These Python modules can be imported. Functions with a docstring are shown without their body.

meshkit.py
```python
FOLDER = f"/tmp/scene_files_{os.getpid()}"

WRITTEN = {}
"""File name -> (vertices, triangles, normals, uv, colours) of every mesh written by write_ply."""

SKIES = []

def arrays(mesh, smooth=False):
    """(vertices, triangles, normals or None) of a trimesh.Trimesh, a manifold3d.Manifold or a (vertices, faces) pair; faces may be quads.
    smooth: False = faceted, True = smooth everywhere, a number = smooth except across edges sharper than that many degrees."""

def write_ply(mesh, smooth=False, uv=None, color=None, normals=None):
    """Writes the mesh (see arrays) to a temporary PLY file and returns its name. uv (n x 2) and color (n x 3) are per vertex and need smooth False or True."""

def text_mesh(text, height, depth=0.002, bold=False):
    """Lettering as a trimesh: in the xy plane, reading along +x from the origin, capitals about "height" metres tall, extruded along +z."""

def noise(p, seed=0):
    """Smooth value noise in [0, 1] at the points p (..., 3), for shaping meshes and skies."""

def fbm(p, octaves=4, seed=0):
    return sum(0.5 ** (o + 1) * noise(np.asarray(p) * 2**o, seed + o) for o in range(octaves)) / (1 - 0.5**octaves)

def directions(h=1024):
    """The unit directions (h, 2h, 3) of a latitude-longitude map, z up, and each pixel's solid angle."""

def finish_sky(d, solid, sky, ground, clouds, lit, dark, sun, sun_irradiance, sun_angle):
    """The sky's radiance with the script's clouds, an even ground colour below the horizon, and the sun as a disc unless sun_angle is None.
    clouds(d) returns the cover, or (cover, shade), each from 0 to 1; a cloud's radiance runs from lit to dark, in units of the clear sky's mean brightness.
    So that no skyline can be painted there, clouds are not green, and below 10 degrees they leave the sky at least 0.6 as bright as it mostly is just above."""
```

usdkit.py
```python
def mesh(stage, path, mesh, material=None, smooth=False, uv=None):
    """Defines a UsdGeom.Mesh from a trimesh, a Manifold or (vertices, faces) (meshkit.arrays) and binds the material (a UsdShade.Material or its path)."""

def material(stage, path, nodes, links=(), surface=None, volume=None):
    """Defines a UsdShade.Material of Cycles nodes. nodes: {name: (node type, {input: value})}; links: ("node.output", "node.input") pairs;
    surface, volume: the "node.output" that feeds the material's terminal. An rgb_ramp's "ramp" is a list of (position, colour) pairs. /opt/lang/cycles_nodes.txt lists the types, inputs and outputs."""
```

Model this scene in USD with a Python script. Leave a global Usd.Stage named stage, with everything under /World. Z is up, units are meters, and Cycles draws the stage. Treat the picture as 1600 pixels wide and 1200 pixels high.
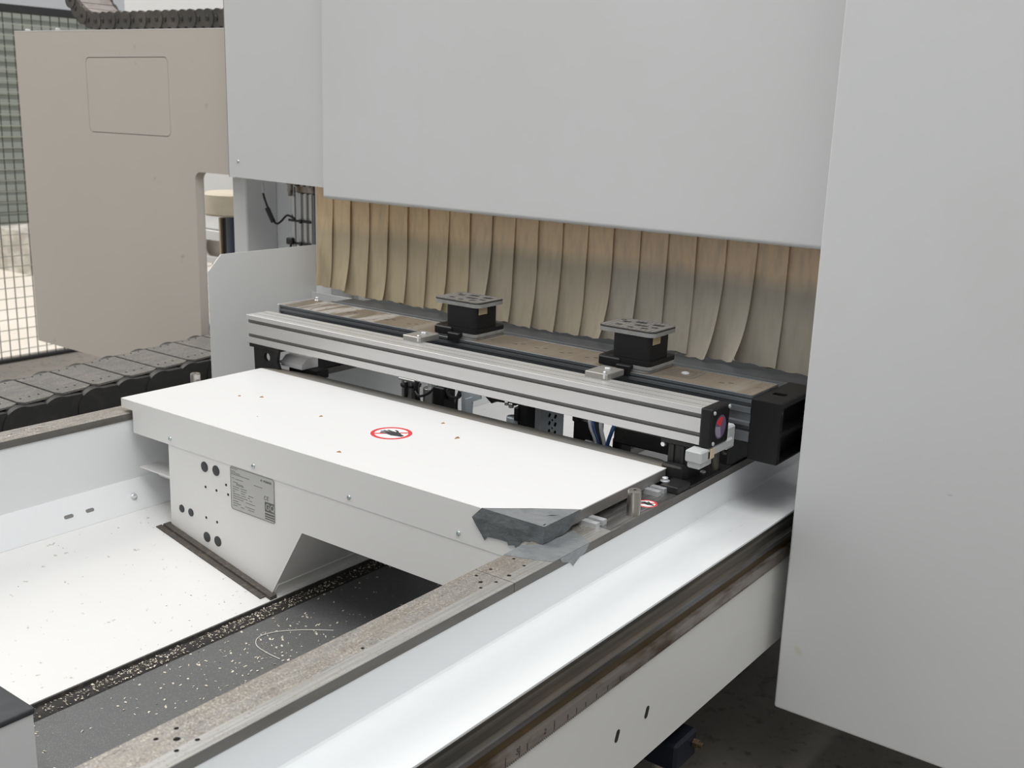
import math, random
import numpy as np, trimesh
from shapely.geometry import Polygon, LineString, Point, box as sbox
from shapely.ops import unary_union
from pxr import Usd, UsdGeom, UsdLux, UsdShade, Gf, Sdf
import usdkit, meshkit

stage = Usd.Stage.CreateInMemory()
UsdGeom.SetStageUpAxis(stage, 'Z')
UsdGeom.SetStageMetersPerUnit(stage, 1.0)
UsdGeom.Xform.Define(stage, '/World')
UsdGeom.Scope.Define(stage, '/World/Looks')

# ------------------------------------------------------------------ camera, sky, lamps, exposure
CAM = np.array([0.0, 0.0, 1.55])
ROT = np.array([[0.7975, 0.6025, 0.0313], [0.1722, -0.1776, -0.9689], [-0.5782, 0.7781, -0.2454]])   # right, down, forward
U_, _, V_ = np.linalg.svd(ROT); ROT = U_ @ V_
cam = UsdGeom.Camera.Define(stage, '/World/camera')
r_, d_, f_ = ROT
cam.AddTransformOp().Set(Gf.Matrix4d(*[float(x) for x in (*r_, 0, *(-d_), 0, *(-f_), 0, *CAM, 1)]))
cam.CreateHorizontalApertureAttr(36.0)
cam.CreateVerticalApertureAttr(27.0)
cam.CreateFocalLengthAttr(1679.5 * 36.0 / 1600.0)
cam.CreateExposureAttr(-1.6)
cam.CreateClippingRangeAttr(Gf.Vec2f(0.05, 1000))
cam.CreateFocusDistanceAttr(2.1)
cam.CreateFStopAttr(7.0)

dome = UsdLux.DomeLight.Define(stage, '/World/sky')
dome.CreateIntensityAttr(0.40)
dome.CreateColorAttr(Gf.Vec3f(0.98, 1.0, 1.02))

def rect_light(name, pos, target, w, h, inten, col=(1, 1, 1)):
    l = UsdLux.RectLight.Define(stage, '/World/' + name)
    z = np.array(pos, float) - np.array(target, float); z /= np.linalg.norm(z)
    x = np.cross([0, 1, 0.01], z); x /= np.linalg.norm(x); y = np.cross(z, x)
    l.AddTransformOp().Set(Gf.Matrix4d(*[float(v) for v in (*x, 0, *y, 0, *z, 0, *pos, 1)]))
    l.CreateWidthAttr(w); l.CreateHeightAttr(h); l.CreateIntensityAttr(inten); l.CreateColorAttr(Gf.Vec3f(*col))
rect_light('roof_skylight', (0.2, 0.5, 6.2), (-1.4, 1.5, 0.8), 4.0, 4.0, 14.0, (1.0, 0.995, 0.985))
rect_light('added_light_behind', (-1.6, 6.0, 6.2), (-1.6, 4.0, 0.8), 4.0, 3.0, 14.0, (1.0, 0.995, 0.985))  # added area light, brightens the gap and bed behind the gantry
rect_light('yard_daylight', (-9.0, 1.5, 8.0), (-8.2, 4.6, 0.0), 6.0, 6.0, 18.0, (1.0, 0.97, 0.92))

# ------------------------------------------------------------------ materials
MAT = {}
def mk(name, col, rough=0.5, metal=0.0, layers=(), bump=None, spec=0.5, coat=0.0, rough_noise=None, coords='position', aniso=0.0):
    """layers: (scale xyz, lo, hi, colour, detail) noise-driven stains, laid over one another; bump: (scale xyz, distance)"""
    nodes = {'g': ('geometry', {}), 'p': ('principled_bsdf', {'base_color': tuple(col), 'roughness': rough, 'metallic': metal, 'specular_ior_level': spec, 'coat_weight': coat, 'coat_roughness': 0.15, 'anisotropic': aniso})}
    links, last = [], None
    for i, (sc, lo, hi, c2, det) in enumerate(layers):
        nodes[f'm{i}'] = ('mapping', {'scale': tuple(np.broadcast_to(sc, 3)), 'location': (3.1 * i, 1.7 * i, 0.3)})
        nodes[f'n{i}'] = ('noise_texture', {'scale': 1.0, 'detail': float(det), 'roughness': 0.6})
        nodes[f'r{i}'] = ('map_range', {'from_min': lo, 'from_max': hi, 'clamp': True})
        nodes[f'x{i}'] = ('mix', {'color1': tuple(col), 'color2': tuple(c2), 'use_clamp': True})
        links += [('g.position', f'm{i}.vector'), (f'm{i}.vector', f'n{i}.vector'), (f'n{i}.fac', f'r{i}.value'), (f'r{i}.result', f'x{i}.fac')]
        if last: links.append((last, f'x{i}.color1'))
        last = f'x{i}.color'
    if last: links.append((last, 'p.base_color'))
    if rough_noise:
        sc, lo, hi = rough_noise
        nodes['mr'] = ('mapping', {'scale': tuple(np.broadcast_to(sc, 3))})
        nodes['nr'] = ('noise_texture', {'scale': 1.0, 'detail': 4.0})
        nodes['rr'] = ('map_range', {'from_min': 0.3, 'from_max': 0.7, 'to_min': lo, 'to_max': hi, 'clamp': True})
        links += [('g.position', 'mr.vector'), ('mr.vector', 'nr.vector'), ('nr.fac', 'rr.value'), ('rr.result', 'p.roughness')]
    if bump:
        sc, dist = bump
        nodes['mb'] = ('mapping', {'scale': tuple(np.broadcast_to(sc, 3))})
        nodes['nb'] = ('noise_texture', {'scale': 1.0, 'detail': 3.0})
        nodes['b'] = ('bump', {'distance': dist, 'strength': 1.0})
        links += [('g.position', 'mb.vector'), ('mb.vector', 'nb.vector'), ('nb.fac', 'b.height'), ('b.normal', 'p.normal')]
    MAT[name] = usdkit.material(stage, '/World/Looks/' + name, nodes, links, surface='p.BSDF')
    return MAT[name]

mk('white_paint', (0.80, 0.80, 0.79), 0.42, layers=[((1.5, 1.5, 1.5), .45, .75, (0.77, 0.765, 0.75), 3), (60, .70, .78, (0.55, 0.52, 0.46), 2)], bump=(900, .00004))
mk('hood_paint', (0.665, 0.675, 0.675), 0.38, layers=[((1.2, 1.2, 1.2), .45, .8, (0.64, 0.64, 0.63), 3)], bump=(500, .00005))
mk('housing_paint', (0.69, 0.70, 0.70), 0.40, layers=[((2.0, 2.0, 2.0), .5, .8, (0.66, 0.66, 0.655), 3), (9, .70, .80, (0.62, 0.60, 0.47), 3), ((14, 14, 60), .76, .82, (0.48, 0.47, 0.44), 2)], bump=(500, .00005))
mk('cover_paint', (0.79, 0.79, 0.79), 0.35, layers=[(1.5, .5, .8, (0.77, 0.765, 0.755), 3), (40, .76, .82, (0.66, 0.62, 0.55), 2)])
mk('edge_shade', (0.19, 0.185, 0.175), 0.4, layers=[((9, 9, 9), .45, .7, (0.14, 0.135, 0.125), 4)])  # shade on the right edge of the white cover, painted as grey
mk('cover_back_shade', (0.24, 0.235, 0.22), 0.45, layers=[((4, 9, 9), .45, .7, (0.25, 0.22, 0.18), 4)])  # dusty rear strip, colour darkened to carry the shade under the beam
mk('box_paint', (0.83, 0.82, 0.80), 0.45, layers=[(2, .5, .8, (0.80, 0.79, 0.765), 3)])
mk('floor_plate_white', (0.79, 0.785, 0.775), 0.40, layers=[(1.3, .5, .8, (0.77, 0.76, 0.74), 3), ((55, 55, 55), .69, .75, (0.50, 0.47, 0.42), 2)])
mk('bed_paint', (0.84, 0.855, 0.865), 0.38, layers=[(1.8, .5, .8, (0.81, 0.82, 0.82), 3), ((30, 10, 40), .72, .80, (0.60, 0.58, 0.54), 3)])
mk('bed_side_paint', (0.74, 0.74, 0.72), 0.45, layers=[(2.5, .45, .75, (0.66, 0.655, 0.63), 4), ((16, 8, 16), .72, .78, (0.33, 0.27, 0.16), 3)])
mk('shelf_metal', (0.87, 0.89, 0.90), 0.28, 0.15, layers=[((3, 1.0, 3), .45, .75, (0.85, 0.865, 0.87), 3), ((22, 6, 8), .70, .78, (0.66, 0.60, 0.46), 3)], rough_noise=((6, 1.5, 4), .22, .38))
mk('cabinet_paint', (0.55, 0.505, 0.45), 0.5, layers=[(0.9, .4, .75, (0.57, 0.53, 0.475), 3), ((9, 9, 9), .70, .78, (0.40, 0.31, 0.22), 3)])
mk('cabinet_edge', (0.72, 0.71, 0.69), 0.45)
mk('rail_steel', (0.38, 0.37, 0.35), 0.42, 0.7, layers=[((40, 7, 10), .45, .75, (0.34, 0.30, 0.25), 4), ((330, 330, 330), .50, .64, (0.60, 0.55, 0.48), 2), ((260, 260, 260), .56, .70, (0.25, 0.205, 0.16), 2), ((8, 6, 5), .5, .72, (0.38, 0.34, 0.29), 4)], rough_noise=((120, 20, 20), .30, .55))
mk('rail_bright', (0.62, 0.61, 0.59), 0.34, 0.8, layers=[((180, 5, 10), .45, .72, (0.50, 0.48, 0.45), 4), ((300, 300, 300), .6, .7, (0.42, 0.38, 0.32), 2)], rough_noise=((160, 5, 20), .25, .45))
mk('rail_side_shade', (0.17, 0.165, 0.155), 0.5, 0.4, layers=[((30, 9, 40), .45, .72, (0.13, 0.12, 0.105), 4)])  # same steel as the top, darkened to paint in shade on the sides
mk('rail_steel_worn', (0.33, 0.325, 0.32), 0.30, 0.9, layers=[((60, 8, 10), .45, .72, (0.20, 0.18, 0.165), 4), ((200, 12, 12), .55, .70, (0.55, 0.53, 0.50), 2)], rough_noise=((90, 6, 20), .20, .45))
mk('dark_guide', (0.105, 0.10, 0.09), 0.45, 0.5, layers=[((8, 2.2, 14), .45, .7, (0.19, 0.16, 0.125), 4)])
mk('guide_steel', (0.20, 0.205, 0.21), 0.32, 0.8, layers=[((6, 3, 20), .45, .72, (0.11, 0.085, 0.06), 4)])
mk('oily_steel', (0.115, 0.078, 0.035), 0.42, 0.45, layers=[((10, 4, 12), .45, .7, (0.055, 0.038, 0.02), 4), ((60, 25, 60), .62, .72, (0.17, 0.085, 0.03), 3)])
mk('rack_steel', (0.34, 0.31, 0.28), 0.4, 0.6, layers=[((20, 6, 20), .48, .68, (0.10, 0.065, 0.035), 4)])
mk('ink', (0.02, 0.02, 0.02), 0.6)
mk('aluminium', (0.66, 0.655, 0.645), 0.38, 0.5, layers=[((2, 14, 14), .5, .8, (0.62, 0.60, 0.575), 3), (26, .74, .80, (0.52, 0.42, 0.30), 3)], rough_noise=((2, 20, 20), .33, .42))
mk('aluminium_groove', (0.20, 0.197, 0.19), 0.55, 0.2)
mk('console_aluminium', (0.20, 0.215, 0.23), 0.42, 0.5, layers=[((2, 30, 30), .45, .75, (0.14, 0.147, 0.155), 3)])
mk('console_top', (0.235, 0.195, 0.15), 0.5, 0.25, layers=[((26, 2.2, 5), .50, .66, (0.30, 0.265, 0.22), 3), ((3.5, 3.5, 3.5), .45, .7, (0.185, 0.15, 0.11), 4), (45, .66, .74, (0.12, 0.09, 0.065), 2)])
mk('console_top_striped', (0.22, 0.18, 0.14), 0.42, 0.35, layers=[((24, 3.0, 5), .47, .56, (0.50, 0.47, 0.44), 3), (50, .60, .72, (0.16, 0.125, 0.09), 2)])
mk('rear_profile', (0.085, 0.092, 0.10), 0.5, 0.1, layers=[((3, 12, 12), .45, .75, (0.06, 0.063, 0.066), 4)], spec=0.35)
mk('block_alu', (0.40, 0.385, 0.36), 0.4, 0.5)
mk('zinc', (0.84, 0.86, 0.88), 0.32, 0.65)
mk('pin_steel', (0.55, 0.53, 0.50), 0.25, 0.95, layers=[((160, 160, 12), .45, .7, (0.36, 0.32, 0.28), 3)])
mk('screw_zinc', (0.62, 0.68, 0.68), 0.3, 0.8)
mk('black_plastic', (0.011, 0.011, 0.012), 0.45, spec=0.3)
mk('black_metal', (0.022, 0.022, 0.023), 0.42, 0.1, layers=[(20, .5, .75, (0.04, 0.037, 0.033), 4)], spec=0.35)
mk('black_rubber', (0.022, 0.020, 0.018), 0.75, layers=[(60, .55, .75, (0.06, 0.05, 0.04), 3)])
mk('rubber_strip', (0.085, 0.075, 0.065), 0.7, layers=[(90, .5, .7, (0.16, 0.135, 0.105), 3)])
mk('plug_grey', (0.045, 0.047, 0.050), 0.5)
mk('pod_grey', (0.30, 0.305, 0.30), 0.5, layers=[(30, .45, .7, (0.235, 0.23, 0.215), 4)])
mk('pod_top_rubber', (0.13, 0.125, 0.12), 0.65, layers=[(60, .45, .7, (0.19, 0.16, 0.125), 4)])
mk('label_yellow', (0.42, 0.35, 0.22), 0.6)
mk('belt', (0.112, 0.115, 0.116), 0.45, layers=[(2.5, .4, .75, (0.095, 0.095, 0.094), 3), (420, .55, .68, (0.19, 0.19, 0.187), 2)], bump=(500, .0003))
mk('chip_pale', (0.72, 0.66, 0.55), 0.8)
mk('chip_brown', (0.42, 0.25, 0.11), 0.8)
mk('chip_grey', (0.33, 0.29, 0.24), 0.8)
mk('tape', (0.30, 0.315, 0.325), 0.33, 0.35, layers=[((25, 25, 25), .45, .72, (0.22, 0.235, 0.25), 4)], bump=((60, 60, 90), .0018))
mk('tape_side', (0.145, 0.16, 0.165), 0.36, 0.2, layers=[((30, 30, 30), .5, .75, (0.10, 0.115, 0.125), 4)], bump=((45, 45, 70), .003))
mk('plate_silver', (0.50, 0.495, 0.475), 0.42, 0.3)
mk('plate_print', (0.13, 0.13, 0.125), 0.6)
mk('plate_print_light', (0.22, 0.218, 0.21), 0.6)
mk('sign_white', (0.86, 0.85, 0.85), 0.4)
mk('sign_red', (0.72, 0.045, 0.055), 0.4)
mk('sign_black', (0.035, 0.04, 0.04), 0.4)
mk('dial_purple', (0.16, 0.12, 0.20), 0.25)
mk('dial_grey', (0.34, 0.31, 0.37), 0.25)
mk('sensor_grey', (0.50, 0.52, 0.515), 0.5)
mk('cream', (0.64, 0.52, 0.36), 0.5)
mk('cream_plastic', (0.70, 0.63, 0.50), 0.5, layers=[(5, .5, .7, (0.64, 0.55, 0.41), 3)])
mk('cylinder_alu', (0.55, 0.55, 0.54), 0.3, 0.75)
mk('hose_blue', (0.035, 0.10, 0.26), 0.4)
mk('hose_black', (0.012, 0.012, 0.012), 0.45)
mk('hose_white', (0.55, 0.57, 0.58), 0.4)
mk('bracket_blue_grey', (0.60, 0.655, 0.70), 0.42, 0.1)
mk('navy', (0.012, 0.022, 0.07), 0.45)
mk('foot_paint', (0.007, 0.010, 0.018), 0.45, spec=0.3)
mk('chain_side', (0.020, 0.020, 0.019), 0.5, layers=[(25, .5, .75, (0.035, 0.032, 0.028), 3)])
mk('chain_plate', (0.135, 0.132, 0.127), 0.55, layers=[((40, 12, 20), .45, .7, (0.20, 0.185, 0.16), 4), (240, .58, .68, (0.33, 0.30, 0.25), 2)])
mk('upper_chain', (0.055, 0.050, 0.045), 0.6, layers=[(12, .45, .7, (0.10, 0.085, 0.07), 3)])
mk('upper_chain_plate', (0.34, 0.30, 0.28), 0.55, layers=[(18, .45, .7, (0.24, 0.20, 0.18), 3)])
mk('wire', (0.06, 0.06, 0.055), 0.5, 0.3)
mk('wire_lit', (0.42, 0.43, 0.38), 0.45, 0.3)  # horizontal wires: the light on them is painted in as a paler tone
mk('fence_frame', (0.02, 0.021, 0.022), 0.5)
mk('sheet_wall', (0.275, 0.30, 0.265), 0.55, layers=[((0.6, 0.6, 2.5), .4, .7, (0.315, 0.335, 0.30), 3)])
mk('concrete', (0.30, 0.275, 0.245), 0.85, layers=[(3, .4, .7, (0.25, 0.23, 0.205), 5), (25, .55, .75, (0.19, 0.175, 0.16), 4)], bump=(60, .001))
mk('hall_floor', (0.27, 0.245, 0.215), 0.6, layers=[(2.2, .4, .72, (0.20, 0.185, 0.165), 5), (30, .56, .72, (0.12, 0.11, 0.10), 4)], bump=(40, .0008))
mk('yard', (0.80, 0.735, 0.66), 0.9, layers=[(1.2, .4, .7, (0.75, 0.68, 0.60), 5)], bump=(30, .002))
mk('block_concrete', (0.46, 0.435, 0.39), 0.9, layers=[((6, 6, 6), .45, .62, (0.66, 0.63, 0.58), 4)], bump=(20, .006))
mk('bright_housing', (0.82, 0.82, 0.81), 0.4)
mk('thread', (0.62, 0.60, 0.55), 0.7)
mk('dark_top', (0.032, 0.036, 0.040), 0.38, layers=[(30, .5, .75, (0.05, 0.054, 0.058), 3)])
mk('bead', (0.55, 0.50, 0.44), 0.2)

# the strip curtain: dusty, light at the top painted in as a warm band
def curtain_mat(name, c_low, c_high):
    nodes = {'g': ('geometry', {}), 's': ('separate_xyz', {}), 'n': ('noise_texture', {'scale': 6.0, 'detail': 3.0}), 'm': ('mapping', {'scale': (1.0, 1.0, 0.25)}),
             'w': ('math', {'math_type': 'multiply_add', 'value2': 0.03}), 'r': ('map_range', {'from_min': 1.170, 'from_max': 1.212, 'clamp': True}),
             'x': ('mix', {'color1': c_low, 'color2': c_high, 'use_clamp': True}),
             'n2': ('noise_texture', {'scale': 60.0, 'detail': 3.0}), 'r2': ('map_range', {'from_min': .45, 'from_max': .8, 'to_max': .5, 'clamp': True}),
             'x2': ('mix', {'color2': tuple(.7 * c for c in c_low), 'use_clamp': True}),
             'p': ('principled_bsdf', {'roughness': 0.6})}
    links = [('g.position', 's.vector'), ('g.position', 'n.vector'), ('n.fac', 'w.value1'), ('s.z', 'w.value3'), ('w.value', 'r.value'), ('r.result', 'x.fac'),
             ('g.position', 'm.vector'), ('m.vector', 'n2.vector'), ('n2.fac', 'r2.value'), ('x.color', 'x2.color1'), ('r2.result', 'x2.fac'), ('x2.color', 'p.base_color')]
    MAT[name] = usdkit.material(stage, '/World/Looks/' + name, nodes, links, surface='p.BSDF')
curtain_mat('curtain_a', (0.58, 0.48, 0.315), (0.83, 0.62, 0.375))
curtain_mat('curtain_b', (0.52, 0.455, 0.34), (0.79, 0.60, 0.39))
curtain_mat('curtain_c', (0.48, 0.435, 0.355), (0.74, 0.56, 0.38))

# ------------------------------------------------------------------ shape helpers
def cat(*ms): return trimesh.util.concatenate([m for m in ms if m is not None])

def box(x0, x1, y0, y1, z0, z1, b=0.0015):
    lo, hi = np.minimum((x0, y0, z0), (x1, y1, z1)).astype(float), np.maximum((x0, y0, z0), (x1, y1, z1)).astype(float)
    b = min(b, 0.45 * (hi - lo).min())
    if b <= 0:
        m = trimesh.creation.box(hi - lo); m.apply_translation((lo + hi) / 2); return m
    pts = []
    for sx in (0, 1):
        for sy in (0, 1):
            for sz in (0, 1):
                c = np.array([(lo, hi)[s][k] for k, s in enumerate((sx, sy, sz))]); inn = np.array([b if s == 0 else -b for s in (sx, sy, sz)])
                for k in range(3):
                    p = c + inn; p[k] = c[k]; pts.append(p)
    return trimesh.convex.convex_hull(np.array(pts))

def rbox(x0, x1, y0, y1, z0, z1, r=0.01, n=5):
    lo, hi = np.array((x0, y0, z0), float) + r, np.array((x1, y1, z1), float) - r
    t = np.linspace(0, math.pi / 2, n); s = []
    for a in t:
        for c in t: s.append((math.cos(a) * math.cos(c), math.cos(a) * math.sin(c), math.sin(a)))
    s = np.array(s) * r; pts = []
    for sx in (-1, 1):
        for sy in (-1, 1):
            for sz in (-1, 1):
                g = np.array((sx, sy, sz)); pts.append(np.where(g > 0, hi, lo) + s * g)
    return trimesh.convex.convex_hull(np.vstack(pts))

def poly(pts, r=0.0, holes=()):
    p = pts if hasattr(pts, 'geom_type') else Polygon(pts)
    if r > 0: p = p.buffer(-r, quad_segs=5).buffer(2 * r, quad_segs=5).buffer(-r, quad_segs=5)
    for h in holes: p = p.difference(h if hasattr(h, 'geom_type') else Polygon(h))
    return p

def ext(axis, pts, a, b, r=0.0, holes=()):
    """extrude a 2D outline (x: (y,z); y: (x,z); z: (x,y)) from a to b along the axis"""
    p = poly(pts, r, holes); out = []
    for g in getattr(p, 'geoms', [p]):
        if g.is_empty or g.area < 1e-9: continue
        m = trimesh.creation.extrude_polygon(g, abs(b - a), engine='earcut'); v = m.vertices; h = v[:, 2] + min(a, b)
        if axis == 'x': nv, flip = np.stack([h, v[:, 0], v[:, 1]], 1), False
        elif axis == 'y': nv, flip = np.stack([v[:, 0], h, v[:, 1]], 1), True
        else: nv, flip = np.stack([v[:, 0], v[:, 1], h], 1), False
        out.append(trimesh.Trimesh(nv, m.faces[:, ::-1] if flip else m.faces, process=False))
    return cat(*out)

def cyl(c, r, h, axis='z', n=28, ch=0.001):
    """a chamfered cylinder from c along +axis"""
    ch = min(ch, r * .4, abs(h) * .4)
    prof = np.array([(0, 0), (r - ch, 0), (r, ch), (r, h - ch), (r - ch, h), (0, h)])
    return lathe(prof, c, axis, n)

def lathe(prof, c=(0, 0, 0), axis='z', n=28):
    m = trimesh.creation.revolve(np.asarray(prof, float), sections=n)
    if m.volume < 0: m.invert()
    if axis == 'x': m.apply_transform(trimesh.transformations.rotation_matrix(math.pi / 2, (0, 1, 0)))
    if axis == 'y': m.apply_transform(trimesh.transformations.rotation_matrix(-math.pi / 2, (1, 0, 0)))
    m.apply_translation(c); return m

def curve(pts, n=24):
    """Catmull-Rom through the points"""
    p = np.asarray(pts, float); p = np.vstack([2 * p[0] - p[1], p, 2 * p[-1] - p[-2]]); out = []
    for i in range(1, len(p) - 2):
        t = np.linspace(0, 1, n // (len(p) - 3) + 2)[:-1, None]
        out.append(0.5 * (2 * p[i] + (p[i + 1] - p[i - 1]) * t + (2 * p[i - 1] - 5 * p[i] + 4 * p[i + 1] - p[i + 2]) * t**2 + (3 * p[i] - p[i - 1] - 3 * p[i + 1] + p[i + 2]) * t**3))
    return np.vstack(out + [p[-2:-1]])

def tube(pts, r, n=8):
    p = np.asarray(pts, float); t = np.gradient(p, axis=0); t /= np.linalg.norm(t, axis=1, keepdims=True)
    up = np.array([0, 0, 1.0]) if abs(t[0, 2]) < .9 else np.array([1.0, 0, 0])
    u = np.cross(t[0], up); u /= np.linalg.norm(u); rings = []
    for i in range(len(p)):
        u = u - t[i] * (u @ t[i]); u /= np.linalg.norm(u); w = np.cross(t[i], u); a = np.linspace(0, 2 * math.pi, n, endpoint=False)
        rr = r[i] if np.ndim(r) else r
        rings.append(p[i] + rr * (np.cos(a)[:, None] * u + np.sin(a)[:, None] * w))
    v = np.vstack(rings + [p[:1], p[-1:]]); f = []
    for i in range(len(p) - 1):
        for k in range(n):
            a, b, c, d = i * n + k, i * n + (k + 1) % n, (i + 1) * n + (k + 1) % n, (i + 1) * n + k
            f += [(a, b, c), (a, c, d)]
    m = len(p) * n
    for k in range(n):
        f += [(m, (k + 1) % n, k), (m + 1, (len(p) - 1) * n + k, (len(p) - 1) * n + (k + 1) % n)]
    return trimesh.Trimesh(v, np.array(f), process=False)

def rrect(cx, cy, w, h, r): return sbox(cx - w / 2 + r, cy - h / 2 + r, cx + w / 2 - r, cy + h / 2 - r).buffer(r, quad_segs=6)
def disc(cx, cy, r, n=10): return Point(cx, cy).buffer(r, quad_segs=n)
def slot(cx, cy, L, w, ang=0.0):
    c, s = math.cos(ang) * (L - w) / 2, math.sin(ang) * (L - w) / 2
    return LineString([(cx - c, cy - s), (cx + c, cy + s)]).buffer(w / 2, quad_segs=6)

def slivers(pos, size, seed, flat=0.25, thick=0.35):
    """many little chips: thin random boxes at the points"""
    rng = np.random.default_rng(seed); n = len(pos); base = trimesh.creation.box((1, 1, 1)); bv, bf = base.vertices, base.faces
    L = size * rng.uniform(.5, 1.6, n); W = L * rng.uniform(.3, .75, n); T = L * thick * rng.uniform(.4, 1, n); a = rng.uniform(0, 2 * math.pi, n); tx = rng.normal(0, flat, n); ty = rng.normal(0, flat, n)
    v = bv[None] * np.stack([L, W, T], 1)[:, None, :]
    v[..., 2] += v[..., 0] * np.tan(tx)[:, None] + v[..., 1] * np.tan(ty)[:, None]
    x = v[..., 0] * np.cos(a)[:, None] - v[..., 1] * np.sin(a)[:, None]; y = v[..., 0] * np.sin(a)[:, None] + v[..., 1] * np.cos(a)[:, None]
    v = np.stack([x, y, v[..., 2]], -1) + np.asarray(pos)[:, None, :]
    v[..., 2] += (T / 2)[:, None]
    return trimesh.Trimesh(v.reshape(-1, 3), (bf[None] + 8 * np.arange(n)[:, None, None]).reshape(-1, 3), process=False)

def text(s, h, origin, plane='front', bold=False, depth=0.0004):
    m = meshkit.text_mesh(s, h, depth, bold); v = m.vertices.copy(); o = np.array(origin, float)
    if plane == 'front': nv = np.stack([v[:, 0], -v[:, 2], v[:, 1]], 1)      # reads along +x, faces -y
    elif plane == 'side': nv = np.stack([v[:, 2], v[:, 0], v[:, 1]], 1)      # reads along +y, faces +x
    return trimesh.Trimesh(nv + o, m.faces, process=False)

# ------------------------------------------------------------------ scene helpers
USED = {}
def path_for(parent, name):
    k = (parent, name); USED[k] = USED.get(k, -1) + 1
    return f'{parent}/{name}' if USED[k] == 0 else f'{parent}/{name}_{USED[k]:03d}'
def keys(p, label=None, cat=None, group=None, kind=None):
    for k, v in (('label', label), ('category', cat), ('group', group), ('kind', kind)):
        if v: p.SetCustomDataByKey(k, v)
LOC = {}
def thing(name, label, cat, group=None, loc=(0, 0, 0), kind=None):
    x = UsdGeom.Xform.Define(stage, path_for('/World', name)); x.AddTranslateOp().Set(Gf.Vec3d(*map(float, loc)))
    keys(x.GetPrim(), label, cat, group, kind); LOC[str(x.GetPath())] = np.array(loc, float); return x.GetPrim()
def part(parent, name, mesh, mat, label=None, smooth=35, kind=None, group=None):
    pp = str(parent.GetPath()); loc = LOC.get(pp, np.zeros(3)); m = mesh
    if np.any(loc): m = mesh.copy(); m.apply_translation(-loc)
    path = path_for(pp, name); p = usdkit.mesh(stage, path, m, MAT[mat], smooth=smooth).GetPrim()
    LOC[path] = loc; keys(p, label, None, group, kind); return p
def solo(name, mesh, mat, label=None, cat=None, group=None, kind=None, smooth=35):
    p = usdkit.mesh(stage, path_for('/World', name), mesh, MAT[mat], smooth=smooth).GetPrim()
    keys(p, label, cat, group, kind); return p
def copy_of(root, dx, label):
    was = root.GetCustomData(); x = UsdGeom.Xform.Define(stage, path_for('/World', root.GetName().rstrip('0123456789').rstrip('_')))
    x.GetPrim().GetReferences().AddInternalReference(root.GetPath())
    loc = LOC[str(root.GetPath())] + np.array(dx); x.ClearXformOpOrder(); UsdGeom.XformCommonAPI(x).SetTranslate(Gf.Vec3d(*map(float, loc)))
    keys(x.GetPrim(), label, was.get('category'), was.get('group')); x.GetPrim().SetInstanceable(True); return x.GetPrim()

ZR = 0.80                                                       # top of the machine's rails
def zfloor(x): return 0.467 + (-1.747 - x) * (0.093 / 0.49)     # the sloping white floor plate
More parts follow.
